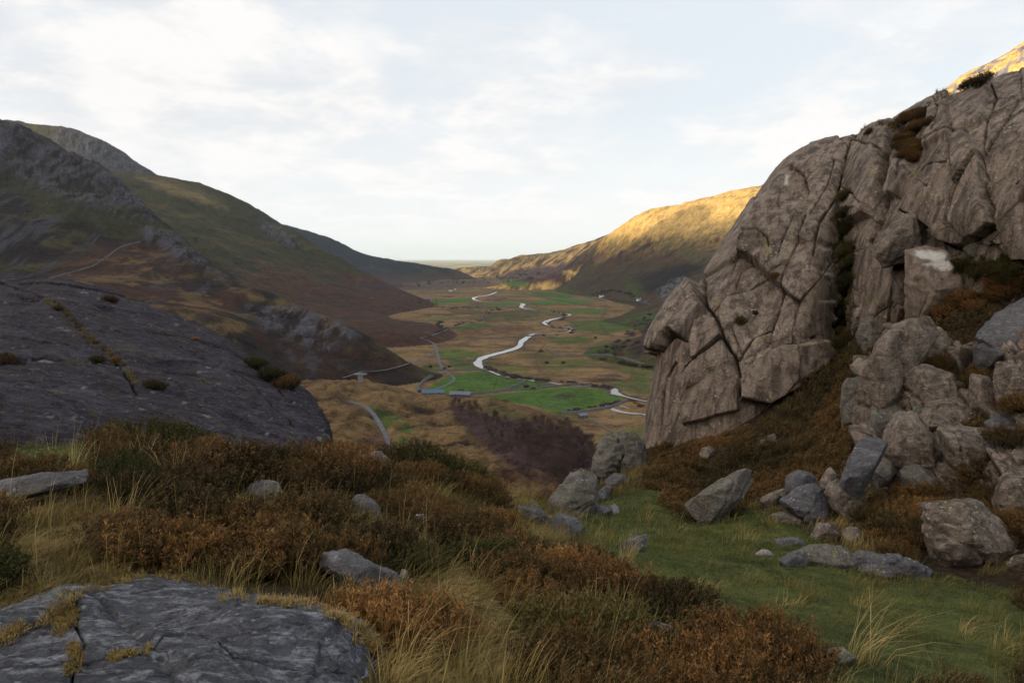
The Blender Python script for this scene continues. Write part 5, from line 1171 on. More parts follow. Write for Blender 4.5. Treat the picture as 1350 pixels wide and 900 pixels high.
for pts_, n_, jt, kd, lab, grp in (([(1186, 168), (1192, 190), (1198, 205)], 9, 7, 'dark', 'heather in the steep gap below the cliff skyline', 'heather filling the skyline gap'), ([(1200, 160), (1215, 158), (1205, 185)], 8, 7, 'dark', 'heather in the steep gap below the cliff skyline', 'heather filling the skyline gap'),
    ([(1110, 250), (1112, 300), (1120, 350), (1115, 400), (1106, 440)], 20, 5, 'green', 'small dark green shrub in the gully that splits the cliff', 'shrubs in the cliff gully'), ([(1240, 350), (1290, 356), (1345, 352)], 9, 4, 'green', 'low green shrub on the ledge under the hanging cliff blocks', 'shrubs on the cliff ledge'),
    ([(1210, 420), (1250, 400), (1300, 385), (1350, 375)], 22, 12, 'rust', 'rusty heather on the shelf between the cliff and the rock pile', 'heather on the shelf above the pile'), ([(1180, 560), (1230, 500), (1290, 490), (1340, 560), (1250, 640)], 22, 22, 'dark', 'brown heather growing in a gap between the pile blocks', 'heather between the pile blocks')):
    S_ = crom(np.array(pts_, float), 40)
    for k in range(n_):
        u, v = S_[rt5.randrange(40)]; h = cast(u + rt5.gauss(0, jt * .6), v + rt5.gauss(0, jt * .6), GB + [OUTB])
        if h and h[0].y < 32: put_bush(h[0].x, h[0].y - .04, h[0].z - .03, rt5.uniform(.8, 1.4), kd, lab, grp, 1.15, None, h[1])
MOUNDS = [((185, 596), 1.9, 'green', 'dark green heather mound swelling up before the whaleback slab'), ((228, 600), 1.8, 'green', 'green heather mound right beside the one before the whaleback slab'), ((160, 604), 1.4, 'dark', 'dark mound left of the green heather mounds'),
 ((290, 640), 1.8, 'rust', 'big rusty heather mound below the pale grass tuft at the slab foot'), ((250, 628), 1.4, 'dark', 'dark mound between the green and the big rusty heather'), ((335, 628), 1.5, 'dark', 'dark heather mound above the pale flat stone'), ((425, 640), 2.0, 'rust', 'tallest rusty heather mound right of the whaleback slab end'), ((462, 640), 1.8, 'dark', 'dark shoulder of the tallest rusty mound'), ((385, 640), 1.2, 'rust', 'orange sprigged heather beside the pale flat stone'),
 ((250, 700), 1.35, 'dark', 'brown heather mound edging the straw grass'), ((310, 730), 1.4, 'rust', 'rusty heather mound above the corner slab'), ((365, 745), 1.35, 'dark', 'dark mound touching the top of the corner slab'), ((400, 700), 1.4, 'dark', 'dark heather mound behind the greenish-grey rock'), ((210, 740), 1.2, 'rust', 'small rusty mound by the upper edge of the corner slab'),
 ((560, 625), 1.9, 'green', 'dark green heather mound on the crest beyond the near road'), ((600, 640), 1.8, 'green', 'second dark green mound on the crest'), ((530, 620), 1.7, 'dark', 'brown mound at the left of the crest mounds'), ((630, 660), 1.5, 'dark', 'last heather mound before the gully'), ((640, 710), 1.4, 'rust', 'rusty mound right of the mottled rock'), ((600, 720), 1.3, 'dark', 'dark mound under the mottled rock'),
 ((730, 770), 1.3, 'rust', 'orange-brown mound left of the flat blue-grey rock'), ((790, 790), 1.4, 'rust', 'rusty mound above the flat blue-grey rock'), ((770, 860), 1.3, 'green', 'dark green-brown mound at the bottom centre'), ((950, 890), 1.3, 'rust', 'orange-tipped heather at the bottom right of centre'), ((1010, 900), 1.3, 'rust', 'heather at the bottom edge beside the orange-tipped one'), ((900, 905), 1.2, 'rust', 'orange heather in front of the flat blue-grey rock'), ((480, 840), 1.1, 'rust', 'orange sprigged heather touching the right flank of the corner slab'), ((540, 850), 1.1, 'rust', 'orange heather in the grass right of the corner slab')]
for (u, v), s, kd, lab in MOUNDS:
    h = cast(u, v, GB[:1])
    if h is None or h[0].y > 26: continue
    put_bush(h[0].x, h[0].y, h[0].z - .03, s, kd, lab, None, 1.05)

# the rest of the heather on the slopes: one mass
def tile(VF, pts, scales, rots, colshift=None, lean=None):
    V, Fc, Cc = VF; n = len(pts); c, s = np.cos(rots), np.sin(rots)
    X = V[None, :, 0] * c[:, None] - V[None, :, 1] * s[:, None]; Y_ = V[None, :, 0] * s[:, None] + V[None, :, 1] * c[:, None]
    W = np.stack([X, Y_, np.repeat(V[None, :, 2], n, 0)], -1) * scales[:, None, None] + pts[:, None]
    if lean is not None:
        W[..., 2] += (W[..., 0] - pts[:, None, 0]) * lean[0][:, None] + (W[..., 1] - pts[:, None, 1]) * lean[1][:, None]
    FF = Fc[None] + (np.arange(n) * len(V))[:, None, None]
    CC = np.repeat(Cc[None], n, 0) + (0 if colshift is None else colshift[:, None])
    return W.reshape(-1, 3), FF.reshape(-1, Fc.shape[1]), CC.reshape(-1)
def mass(name, groups, mat, label, cat):
    V, Fc, Cc, n = [], [], [], 0
    for v, f, c_ in groups: V.append(v); Fc.append(f + n); Cc.append(c_); n += len(v)
    V = np.concatenate(V); o = link(name, mesh_np(name, V, np.concatenate(Fc), c3(np.clip(np.concatenate(Cc), 0, 1)), mat=mat, smooth=False))
    meta(o, label, cat, kind='stuff'); return o
sp_ = np.array([p[:3] for p in slope_pts]); print('near bushes', len(placed), 'mass clumps', len(sp_))
HMIX = leaf_mat('slope_heather', [(.04, (.012, .012, .005)), (.34, (.054, .040, .014)), (.62, (.14, .078, .027)), (.95, (.30, .17, .06))], .12, .30)
gs = []
gx_ = np.clip((gnd(sp_[:, 0] + .3, sp_[:, 1]) - gnd(sp_[:, 0] - .3, sp_[:, 1])) / .6, -1, 1); gy_ = np.clip((gnd(sp_[:, 0], sp_[:, 1] + .3) - gnd(sp_[:, 0], sp_[:, 1] - .3)) / .6, -1, 1)
cs = .34 * fbm(sp_[:, 0] / 1.8, sp_[:, 1] / 1.8, 2.2, 3)
nearm = sp_[:, 1] < 12
for k in range(8):
    if k < 4: A_, B_ = shoots(300 + k, 95, .25, .44, 18, .036, .9, .36, .005); sel = np.where(~nearm)[0][k::4]
    else: A_, B_ = shoots(300 + k, 190, .26, .38, 30, .020, .9, .33, .004); sel = np.where(nearm)[0][k - 4::4]
    if not len(sel): continue
    gs.append(tile(A_, sp_[sel] - [0, 0, .03], rng.uniform(.8, 1.3, len(sel)), rng.uniform(0, 6.28, len(sel)), cs[sel], (gx_[sel], gy_[sel])))
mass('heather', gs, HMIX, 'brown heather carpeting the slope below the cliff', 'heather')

# grass: blades in tufts
def blades(pts, h, w, lean, seed, nper, rad, curve=.6, cbase=.5):
    """pts n x 3; h,w,lean arrays; returns quads"""
    r_ = np.random.default_rng(seed); n = len(pts)
    P = np.repeat(pts, nper, 0); H_ = np.repeat(h, nper) * r_.uniform(.45, 1.15, n * nper); Wd = np.repeat(w, nper) * r_.uniform(.6, 1.3, n * nper)
    a = r_.uniform(0, 6.283, n * nper); rr = np.sqrt(r_.uniform(0, 1, n * nper)) * np.repeat(rad, nper)
    P = P + np.stack([np.cos(a) * rr, np.sin(a) * rr, np.zeros(n * nper)], -1)
    P[:, 2] += 0
    wind = np.repeat(lean, nper, 0)
    d = np.stack([np.cos(a), np.sin(a)], -1) * r_.uniform(.1, .9, (n * nper, 1)) * curve + wind
    T = np.array([0, .35, .7, 1.])
    out = np.zeros((n * nper, 4, 2, 3))
    sd = np.stack([-d[:, 1], d[:, 0]], -1); sd /= np.linalg.norm(sd, axis=1)[:, None] + 1e-6
    mixr = r_.normal(0, .5, (n * nper, 2)); sd = sd + mixr; sd /= np.linalg.norm(sd, axis=1)[:, None]
    L = np.linalg.norm(d, axis=1)
    for i, t in enumerate(T):
        c = P + np.column_stack([d * (H_ * t ** 1.7)[:, None], H_ * (t - .38 * np.minimum(L, 1.6) * t ** 2.4)])
        ww = Wd * (1 - t) ** .7 * .5 + .0003
        out[:, i, 0] = c - np.column_stack([sd * ww[:, None], np.zeros(len(c))]); out[:, i, 1] = c + np.column_stack([sd * ww[:, None], np.zeros(len(c))])
    idx = np.arange(n * nper * 8).reshape(-1, 4, 2)
    Fc = np.stack([idx[:, :-1, 0], idx[:, :-1, 1], idx[:, 1:, 1], idx[:, 1:, 0]], -1).reshape(-1, 4)
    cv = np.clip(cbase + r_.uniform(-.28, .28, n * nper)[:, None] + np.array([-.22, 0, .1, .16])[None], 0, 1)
    return out.reshape(-1, 3), Fc, np.repeat(cv[:, :, None], 2, 2).reshape(-1)
def in_any(px, py, pls, soft=8):
    m = np.zeros(px.shape)
    for pl in pls: m = np.maximum(m, inpoly(px, py, pl, soft))
    return m
def wind_at(x, y, k, bx=.35, by=-.05):
    a = fbm(x / .8, y / .8, 6.6, 3); b_ = fbm(x / .8 + 9, y / .8, 7.7, 3)
    return np.stack([bx + k * a, by + k * b_], -1)
def clean(x, y, z_, px, py, m):
    m = m & (inpoly(px, py, FORE_PX, .5) < .5)
    x, y, z_ = x[m], y[m], z_[m]
    ok = np.array([not covered(a, b_, c_) and not in_rock(a, b_, c_) for a, b_, c_ in zip(x, y, z_)], bool)
    return np.stack([x[ok], y[ok], z_[ok] - .01], -1)
STRAWM = leaf_mat('straw_blades', [(.05, (.075, .055, .020)), (.35, (.23, .170, .060)), (.65, (.44, .33, .130)), (.95, (.70, .56, .28))], .25, .8, .6)
TURFM = leaf_mat('turf_blades', [(.05, (0.030, 0.037, 0.011)), (.35, (0.081, 0.098, 0.023)), (.62, (0.161, 0.167, 0.044)), (.95, (0.345, 0.287, 0.115))], .25, .9, .6)
OLIVM = leaf_mat('olive_blades', [(.05, (.030, .027, .009)), (.35, (.105, .088, .026)), (.65, (.23, .18, .062)), (.95, (.44, .34, .14))], .25, .8, .6)
# long straw grass, combed by the wind
x, y, z_, px, py = sample_ground(30000, 1.9, 15, 21, 1.2)
nz = fbm(x / .7, y / .7, 3.1, 3)
ms = in_any(px + 14 * nz, py + 10 * nz, [POLY_STRAW, POLY_STRAW2, OPEN_[0], OPEN_[2], OPEN_[3], OPEN_[7]])
msel = (ms > .5) & (rng.uniform(0, 1, len(x)) < .36) & (px > -80) & (px < 1430)
P1 = clean(x, y, z_, px, py, msel)
n = len(P1); hs = rng.uniform(.06, .13, n) * (1 + .7 * (rng.uniform(0, 1, n) < .10))
print('straw tufts', n)
g1 = blades(P1, hs, np.full(n, .0036), wind_at(P1[:, 0], P1[:, 1], 1.3, .75, -.15), 5, 34, np.full(n, .07), .7, .42)
mass('straw_grass', [g1], STRAWM, 'long pale windblown grass between the heather bushes', 'grass')
# olive mixed grass in gaps of the heather and on the slope
tfm = in_any(px, py, [POLY_GREEN, POLY_LEFTGREEN])
msel2 = (rng.uniform(0, 1, len(x)) * (1 + 6 * (tfm > .3)) < np.where(ms > .5, .08, np.where(in_any(px, py, OPEN_) > .3, .5, .09))) & (px > -80) & (px < 1430)
P2 = clean(x, y, z_, px, py, msel2); n = len(P2)
x, y, z_, px, py = sample_ground(12000, 9, 26, 22, .6)
m3 = (rng.uniform(0, 1, len(x)) * (1 + 6 * (in_any(px, py, [POLY_GREEN]) > .3)) < np.where(in_any(px, py, OPEN_) > .3, .8, .14)) & (px > 600) & (px < 1430)
P3 = clean(x, y, z_, px, py, m3)
print('olive', n, len(P3))
g2 = blades(P2, rng.uniform(.12, .26, n), np.full(n, .0038), wind_at(P2[:, 0], P2[:, 1], .8, .3), 6, 30, np.full(n, .09), .7, .45)
g3 = blades(P3, rng.uniform(.15, .35, len(P3)), np.full(len(P3), .010), wind_at(P3[:, 0], P3[:, 1], .6, .2), 7, 20, np.full(len(P3), .16), .7, .5)
mass('olive_grass', [g2, g3], OLIVM, 'coarse olive and yellow grass growing through the heather', 'grass')
# short turf
x, y, z_, px, py = sample_ground(60000, 2.6, 20, 23, 1.0)
nz = fbm(x / .9, y / .9, 7.1, 3)
mt_ = in_any(px + 10 * nz, py + 8 * nz, [POLY_GREEN, POLY_LEFTGREEN]) > .4
P4 = clean(x, y, z_, px, py, mt_ & (rng.uniform(0, 1, len(x)) < .55) & (px > -80) & (px < 1430)); n = len(P4)
print('turf', n)
yy = P4[:, 1]; tn = fbm(P4[:, 0] / .7, P4[:, 1] / .5, 1.1, 4, .6)
gA = blades(P4, (.030 + .035 * np.clip(tn + .2, 0, 1)) * np.clip(yy / 6, .9, 1.6), .0030 * np.clip(yy / 4.5, 1, 2.4), wind_at(P4[:, 0], P4[:, 1], .9, .25), 8, 17, .10 * np.clip(yy / 6, 1, 1.8), .9, .42)
gA = (gA[0], gA[1], gA[2] + np.repeat(.30 * tn, 17 * 8))
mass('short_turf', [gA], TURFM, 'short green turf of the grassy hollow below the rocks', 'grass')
# pale tussocks in the turf and single tall stalks
tus = []
for (u, v, hh, k) in ((870, 655, .3, 1), (985, 715, .28, 1), (1240, 735, .35, 1), (1150, 885, .5, 1), (1290, 840, .2, 1), (1330, 860, .2, 1), (905, 700, .2, 1), (835, 740, .35, 1), (1140, 800, .15, 1), (1040, 800, .14, 1), (930, 780, .14, 1),
                      (535, 660, .4, 1), (570, 665, .4, 1), (655, 660, .4, 1), (670, 680, .4, 1), (285, 560, .45, 1), (265, 545, .4, 1), (310, 575, .4, 1), (95, 620, .35, 1), (190, 620, .4, 1), (240, 640, .5, 1), (180, 690, .4, 1), (600, 800, .26, 1), (650, 850, .26, 1), (540, 880, .24, 1), (440, 790, .2, 1), (640, 780, .26, 1)):
    h = cast(u, v, GB[:1])
    if h: 
        for j in range(3): tus.append((h[0].x + rt5.uniform(-.12, .12), h[0].y + rt5.uniform(-.12, .12), h[0].z - .02, hh))
T_ = np.array(tus); g5 = blades(T_[:, :3], T_[:, 3], np.full(len(T_), .0030), wind_at(T_[:, 0], T_[:, 1], .5, .35), 9, 20, np.full(len(T_), .06), .7, .6)
mass('tussock_grass', [g5], STRAWM, 'pale dry tussocks standing above turf and heather', 'grass')
x, y, z_, px, py = sample_ground(2400, 2.2, 12, 25, 1.3)
P6 = clean(x, y, z_, px, py, (px > -50) & (px < 850) & (rng.uniform(0, 1, len(x)) < .5)); n = len(P6)
g6 = blades(P6, rng.uniform(.28, .5, n), np.full(n, .0034), wind_at(P6[:, 0], P6[:, 1], .4, .3), 10, 2, np.full(n, .05), .35, .75)
mass('grass_stalks', [g6], STRAWM, 'thin tall yellow grass stalks standing over the heather', 'grass')
# grass and moss in the cliff gully, on ledges and in slab cracks
def ledge(pts, n, jit, h, w, mat, name, label, seed, nper=22):
    S = crom(np.array(pts, float), 60); P = []
    r_ = random.Random(seed)
    for i in range(n):
        u, v = S[r_.randrange(60)]; hh = cast(u + r_.gauss(0, jit), v + r_.gauss(0, jit), GB)
        if hh and hh[1].z > -.3: P.append(hh[0])
    if not P: return
    P = np.array([tuple(p) for p in P]); n = len(P)
    g = blades(P, np.full(n, h), np.full(n, w), wind_at(P[:, 0], P[:, 1], .4, .1) + [0, -.3], seed, nper, np.full(n, h * .5), .9, .4)
    mass(name, [g], mat, label, 'grass')
ledge([(1108, 290), (1112, 340), (1118, 380), (1112, 420), (1105, 450)], 170, 7, .22, .012, OLIVM, 'gully_grass', 'green and brown grass filling the dark gully of the cliff', 31)
ledge([(1240, 345), (1270, 350), (1300, 352), (1345, 352)], 110, 5, .22, .010, OLIVM, 'ledge_grass', 'grass on the ledge under the big cliff blocks', 32)
ledge([(1140, 172), (1165, 165), (1185, 165), (1230, 135), (1280, 105)], 90, 4, .16, .010, OLIVM, 'skyline_grass', 'thin grass fringe along the cliff skyline', 33)
ledge([(78, 812), (88, 818), (100, 815), (80, 826)], 60, 5, .035, .0028, STRAWM, 'crack_grass', 'yellow moss and grass in the upper crack of the corner slab', 34, 30)
ledge([(96, 852), (100, 868), (94, 890)], 50, 3, .028, .0026, STRAWM, 'crack_moss', 'yellow moss in the lower crack of the corner slab', 35, 30)
ledge([(148, 868), (170, 860), (195, 857)], 40, 3, .022, .0026, STRAWM, 'slab_moss', 'small mossy strip in the middle of the corner slab', 36, 30)
ledge([(60, 396), (85, 412), (110, 440), (128, 455), (160, 480), (178, 505)], 120, 2.5, .09, .006, OLIVM, 'joint_grass', 'grass growing along the long joint of the whaleback slab', 37)
ledge([(0, 842), (60, 815), (100, 790), (150, 766), (200, 757), (250, 765), (300, 785), (350, 790), (400, 797), (450, 815), (480, 840), (495, 860)], 190, 5, .040, .0030, STRAWM, 'edge_grass', 'dead grass lying along the upper edge of the corner slab', 38, 26)
# ------------------------------------------------------------------ river, roads, walls, trees, farms in the valley
def smooth_line(pts, n=6):
    P = np.array(pts, float); return crom(P, (len(P) - 1) * n + 1)
def ribbon(name, pts, widths, mat, lift=.4, n=6, color=None, flat=False, wob=.0):
    """strip laid on the terrain along a course given in photo positions; widths in metres"""
    S = smooth_line(pts, n); W = np.interp(np.linspace(0, 1, len(S)), np.linspace(0, 1, len(widths)), widths)
    if wob: W = W * (1 + wob * perlin2(np.arange(len(S)) * .37, np.arange(len(S)) * .11, 3.3)); S = S + wob * 1.2 * np.stack([perlin2(np.arange(len(S)) * .23, 5.5, 1.1), .4 * perlin2(np.arange(len(S)) * .29, 2.5, 2.1)], -1)
    g = []
    for (x, y) in S:
        h = far_hit(x, y)
        if h is not None: g.append(np.array(h))
        else: g.append(g[-1] if g else at(x, y, 1500))
    g = np.array(g); g[:, :2] = (np.roll(g, 1, 0)[:, :2] * .25 + g[:, :2] * .5 + np.roll(g, -1, 0)[:, :2] * .25) * np.r_[0, np.ones(len(g) - 2), 0][:, None] + g[:, :2] * np.r_[1, np.zeros(len(g) - 2), 1][:, None]
    t = np.gradient(g[:, :2], axis=0); t /= np.linalg.norm(t, axis=1)[:, None] + 1e-9
    nn = np.stack([-t[:, 1], t[:, 0]], -1)
    rows = []
    for k in np.linspace(-.5, .5, 3):
        q = g[:, :2] + nn * (W * k)[:, None]
        zz = np.array([far_z(a, b) for a, b in q]) if not flat else g[:, 2]
        rows.append(np.column_stack([q, zz]))
    rows = np.stack(rows, 1)
    if not flat: rows[..., 2] = rows[..., 2].max(1)[:, None]
    rows[..., 2] += lift
    return link(name, mesh_np(name, rows.reshape(-1, 3), grid_faces(len(S), 3), mat=mat))
m, nt, b = new_mat('river_water'); q_ = NB(nt)
b.inputs['Base Color'].default_value = (.03, .035, .035, 1); b.inputs['Roughness'].default_value = .12; b.inputs['Specular IOR Level'].default_value = 1.
b.inputs['IOR'].default_value = 1.6
nt.links.new(q_.bump(q_.noise(q_.pos(), .6, 4, .6), .25, .5), b.inputs['Normal'])
WATER = m; ASPH = flat_mat('road_surface', (.085, .088, .10), .85, .35, .12); WALLM = flat_mat('dry_stone', (.075, .075, .078), .95, .35, .5)
RW = [8, 10, 14, 12, 4, 3, 4, 16, 12, 4, 3, 3, 10, 4, 12, 14, 3, 2.5, 2.5, 3, 3, 5, 12, 12, 12, 13, 12, 11, 11, 6, 4, 4, 3, 3, 3, 3, 9, 11, 3, 3, 4]
BANK = flat_mat('river_bank', (.055, .042, .032), .95, .5, .15)
m1 = ribbon('river', [(655, 385), (645, 389), (630, 391), (624, 394), (634, 397), (655, 399), (680, 399), (690, 401), (687, 405), (700, 408), (722, 411), (742, 413), (751, 415), (743, 418), (728, 421), (719, 425), (722, 429), (740, 430), (753, 433),
   (748, 438), (728, 440), (705, 440), (697, 444), (688, 450), (684, 457), (668, 463), (645, 469), (633, 474), (630, 481), (640, 487), (652, 492), (668, 497), (693, 501), (720, 504), (748, 508), (780, 510), (805, 512), (812, 519), (824, 523), (851, 529), (880, 534)],
   RW, WATER, .45, wob=.5)
meta(m1, kind='structure')
RPTS = [(655, 385), (645, 389), (630, 391), (624, 394), (634, 397), (655, 399), (680, 399), (690, 401), (687, 405), (700, 408), (722, 411), (742, 413), (751, 415), (743, 418), (728, 421), (719, 425), (722, 429), (740, 430), (753, 433),
   (748, 438), (728, 440), (705, 440), (697, 444), (688, 450), (684, 457), (668, 463), (645, 469), (633, 474), (630, 481), (640, 487), (652, 492), (668, 497), (693, 501), (720, 504), (748, 508), (780, 510), (805, 512), (812, 519), (824, 523), (851, 529), (880, 534)]
meta(ribbon('river_bank_ground', RPTS, [w_ * 1.25 + 7 for w_ in RW], BANK, .25, wob=.5), kind='structure')
m2 = ribbon('river', [(890, 553), (860, 549), (847, 546), (829, 545), (811, 541), (800, 535), (803, 533), (812, 534), (830, 539)], [5, 5, 4.5, 6, 6, 6, 4, 2, 1.5], WATER, .45, wob=.4); meta(m2, kind='structure')
for pts, wd in (([(460, 530), (470, 533), (480, 536), (489, 543), (497, 554), (504, 566), (510, 579), (515, 592), (518, 606), (520, 625)], [3.4, 3.4, 3.3, 3.2, 3.2]),
                ([(562, 517), (570, 515), (583, 510), (594, 505), (599, 500), (595, 495), (586, 488), (580, 480), (577, 468), (574, 456), (566, 450), (555, 446), (560, 445), (572, 442), (590, 434), (605, 429), (625, 424), (640, 418), (643, 412)], [3.6, 3.8, 4, 4.5, 5, 5, 5]),
                ([(452, 499), (468, 494), (478, 491), (500, 490), (520, 486), (540, 480), (555, 474), (575, 464)], [3.4, 3.6, 3.6, 3.6, 3.6]),
                ([(700, 380), (735, 386), (760, 390), (790, 394), (815, 396), (840, 398), (858, 402)], [6, 6, 6]),
                ([(705, 533), (740, 536), (775, 550), (800, 565), (815, 575)], [2, 2, 2])):
    meta(ribbon('road', pts, wd, ASPH, .5), kind='structure')
def wall_line(pts, h, w, label, name='stone_wall', mat=None, n=8, lump=.25):
    S = smooth_line(pts, n); g = [far_hit(x, y) for x, y in S]; g = np.array([np.array(a) for a in g if a is not None])
    t = np.gradient(g[:, :2], axis=0); t /= np.linalg.norm(t, axis=1)[:, None] + 1e-9; nn = np.stack([-t[:, 1], t[:, 0]], -1)
    r_ = np.random.default_rng(len(pts)); hh = h * (1 + lump * r_.uniform(-1, 1, len(g)))
    prof = [(-.5, -.6, 0), (-.35, 0, 1), (.35, 0, 1), (.5, -.6, 0)]
    rows = np.stack([np.column_stack([g[:, :2] + nn * w * a, g[:, 2] + b_ + c_ * hh]) for a, b_, c_ in prof], 1)
    o = link(name, mesh_np(name, rows.reshape(-1, 3), grid_faces(len(g), 4), mat=mat or WALLM)); meta(o, label, 'wall', 'dry stone walls of the valley'); return o
wall_line([(55, 372), (85, 362), (120, 352), (140, 340), (160, 326), (185, 319)], 1.8, 2, 'grey stone wall curving up the red slope under the crag')
wall_line([(612, 521), (640, 518), (680, 515), (720, 511), (760, 507), (800, 511)], 1.8, 3, 'dark field wall between the two large green meadows')
wall_line([(575, 489), (600, 488), (640, 488)], 1.6, 3, 'stone wall along the top of the roadside meadow')
wall_line([(650, 517), (672, 512), (690, 504), (695, 502)], 1.6, 3, 'short field wall running up to the river bend')
wall_line([(738, 546), (760, 544), (800, 538), (828, 528)], 1.8, 3, 'wall along the near side of the lower green meadow')
wall_line([(553, 517), (552, 510), (562, 500), (570, 496)], 2, 4, 'curved stone wall beside the farm track')
wall_line([(640, 446), (680, 444), (720, 441)], 1.5, 4, 'far field wall crossing the brown rushes')
wall_line([(720, 460), (745, 470), (800, 468), (850, 480)], 1.5, 3, 'long low wall on the right side of the valley floor')

# bare winter trees
BARK = flat_mat('bare_bark', (.085, .062, .052), .9, .3, 1.); TWIG = flat_mat('bare_twigs', (.066, .044, .038), .95, .5, .12); EVG = leaf_mat('evergreen_leaves', [(.1, (.008, .013, .006)), (.9, (.03, .045, .016))], 0, .5)
def tube_pts(path, radii, k=5):
    path = np.array(path); t = np.gradient(path, axis=0); t /= np.linalg.norm(t, axis=1)[:, None] + 1e-9
    a = np.cross(t, [.3, .9, .1]); a /= np.linalg.norm(a, axis=1)[:, None] + 1e-9; b_ = np.cross(t, a)
    ang = np.arange(k) / k * 2 * math.pi
    V = path[:, None] + np.array(radii)[:, None, None] * (a[:, None] * np.cos(ang)[None, :, None] + b_[:, None] * np.sin(ang)[None, :, None])
    i = np.arange(len(path) * k).reshape(len(path), k); j = np.roll(i, -1, 1)
    return V.reshape(-1, 3), np.stack([i[:-1], j[:-1], j[1:], i[1:]], -1).reshape(-1, 4)
def merge(parts):
    V, Fc, n = [], [], 0
    for v, f in parts: V.append(v); Fc.append(f + n); n += len(v)
    return np.concatenate(V), np.concatenate(Fc)
def bare_tree_meshes(seed, h=8., spread=.42, twigs=750, tw=.05):
    r_ = np.random.default_rng(seed); tr = []; tips = []
    for st in range(r_.integers(1, 4)):
        lean = r_.uniform(-.22, .22, 2); p = np.array([[lean[0] * s * s * h, lean[1] * s * s * h, s * h * .85] for s in np.linspace(0, 1, 7)])
        tr.append(tube_pts(p, np.linspace(.16, .03, 7) * h / 8))
        for k in range(11):
            s = r_.uniform(.25, .95); b0 = np.array([np.interp(s, np.linspace(0, 1, 7), p[:, i]) for i in range(3)])
            a = r_.uniform(0, 6.28); L = h * spread * (1.15 - s) * r_.uniform(.7, 1.2) + .5
            d = np.array([math.cos(a), math.sin(a), r_.uniform(.6, 1.3)]); d /= np.linalg.norm(d)
            q = np.array([b0 + d * L * u + np.array([0, 0, .18 * L * u * u]) for u in np.linspace(0, 1, 4)])
            tr.append(tube_pts(q, np.linspace(.06, .02, 4) * h / 8, 4)); tips += [q[1], q[2], q[3]]
    V, Fc = merge(tr)
    tips = np.array(tips); i = r_.integers(0, len(tips), twigs); o = tips[i] + r_.normal(0, .25, (twigs, 3))
    d = r_.normal(0, 1, (twigs, 3)); d[:, 2] = np.abs(d[:, 2]) + .6; d /= np.linalg.norm(d, axis=1)[:, None]
    L = r_.uniform(.5, 1.3, twigs) * h / 8; sd = np.cross(d, r_.normal(0, 1, (twigs, 3))); sd /= np.linalg.norm(sd, axis=1)[:, None]
    e = o + d * L[:, None]; ww = tw * h / 8
    TV = np.stack([o - sd * ww * .6, o + sd * ww * .6, e + sd * ww * .1, e - sd * ww * .1], 1).reshape(-1, 3)
    TF = np.arange(twigs * 4).reshape(-1, 4)
    return mesh_np('trunk', V, Fc, mat=BARK), mesh_np('crown', TV, TF, mat=TWIG, smooth=False)
TREES = [bare_tree_meshes(20 + k) for k in range(5)]
def put_tree(x, y, z_, h, k, label, group, cat='tree', meshes=None, name='bare_tree'):
    tm, cm = (meshes or TREES)[k]
    t = bpy.data.objects.new(name, None); COL.objects.link(t); t.location = (x, y, z_ - .15); t.scale = (h / 8,) * 3; t.rotation_euler[2] = (x * 13.7 + y) % 6.28
    t.empty_display_size = .1
    meta(t, label, cat, group)
    for nm, me in (('trunk', tm), ('crown', cm)):
        c = bpy.data.objects.new(nm, me); COL.objects.link(c); c.parent = t
    return t
rt = random.Random(5)
def in_poly(x, y, pl): return bool(inpoly(np.array([x]), np.array([y]), pl, .01)[0] > .5)
WOODS = [([(690, 560), (745, 560), (785, 590), (788, 610), (760, 632), (735, 640), (700, 615), (690, 590)], 150, (6, 9.5), 'purple-brown bare birch in the dense wood at the gully mouth', 'bare birches of the gully wood'),
         ([(598, 530), (620, 533), (650, 548), (700, 568), (690, 580), (650, 565), (615, 552), (595, 540)], 50, (5, 7.5), 'small bare birch in the line of trees down the brown knoll', 'bare birches down the knoll'),
         ([(640, 573), (680, 575), (715, 600), (700, 612), (660, 600), (640, 590)], 22, (5, 8), 'bare birch on the brown slope above the boulders', 'bare birches above the boulders'),
         ([(540, 585), (575, 588), (590, 600), (545, 602)], 8, (4, 6), 'low bare thorn just beyond the heather crest', 'thorns beyond the heather crest')]
for pl, n, (h0, h1), lab, grp in WOODS:
    k = 0; tries = 0
    while k < n and tries < 4000:
        tries += 1
        x = rt.uniform(min(p[0] for p in pl), max(p[0] for p in pl)); y = rt.uniform(min(p[1] for p in pl), max(p[1] for p in pl))
        if not in_poly(x, y, pl): continue
        h = far_hit(x, y)
        if h is None or h.y < 100: continue
        put_tree(h.x, h.y, h.z, rt.uniform(h0, h1) * min(1, h.y / 300) ** .5, rt.randrange(5), lab, grp); k += 1
# hedges and bushes of the valley floor
def bush_mesh(seed, mat, n=420, flat=.7):
    r_ = np.random.default_rng(seed); c = r_.normal(0, 1, (9, 3)) * [2.2, 2.2, .9] + [0, 0, 2.2]
    i = r_.integers(0, 9, n); p = c[i] + r_.normal(0, 1, (n, 3)) * [1.1, 1.1, .9]; p[:, 2] = np.abs(p[:, 2])
    a = r_.normal(0, .45, (n, 3)); b_ = r_.normal(0, .45, (n, 3))
    V = np.stack([p - a, p + b_, p + a, p - b_], 1).reshape(-1, 3)
    col = np.repeat(np.clip(.3 + .14 * (p[:, 2]) + r_.uniform(-.2, .2, n), 0, 1), 4)[:, None] * np.ones(3)
    return mesh_np('crown', V, np.arange(n * 4).reshape(-1, 4), col, mat=mat, smooth=False)
stub = mesh_np('trunk', *tube_pts([[0, 0, -.5], [0, 0, 1.2], [.2, .1, 2.8]], [.3, .22, .1]), mat=BARK)
BUSH = [(stub, bush_mesh(60 + k, TWIG)) for k in range(3)] + [(stub, bush_mesh(70 + k, EVG)) for k in range(3)]
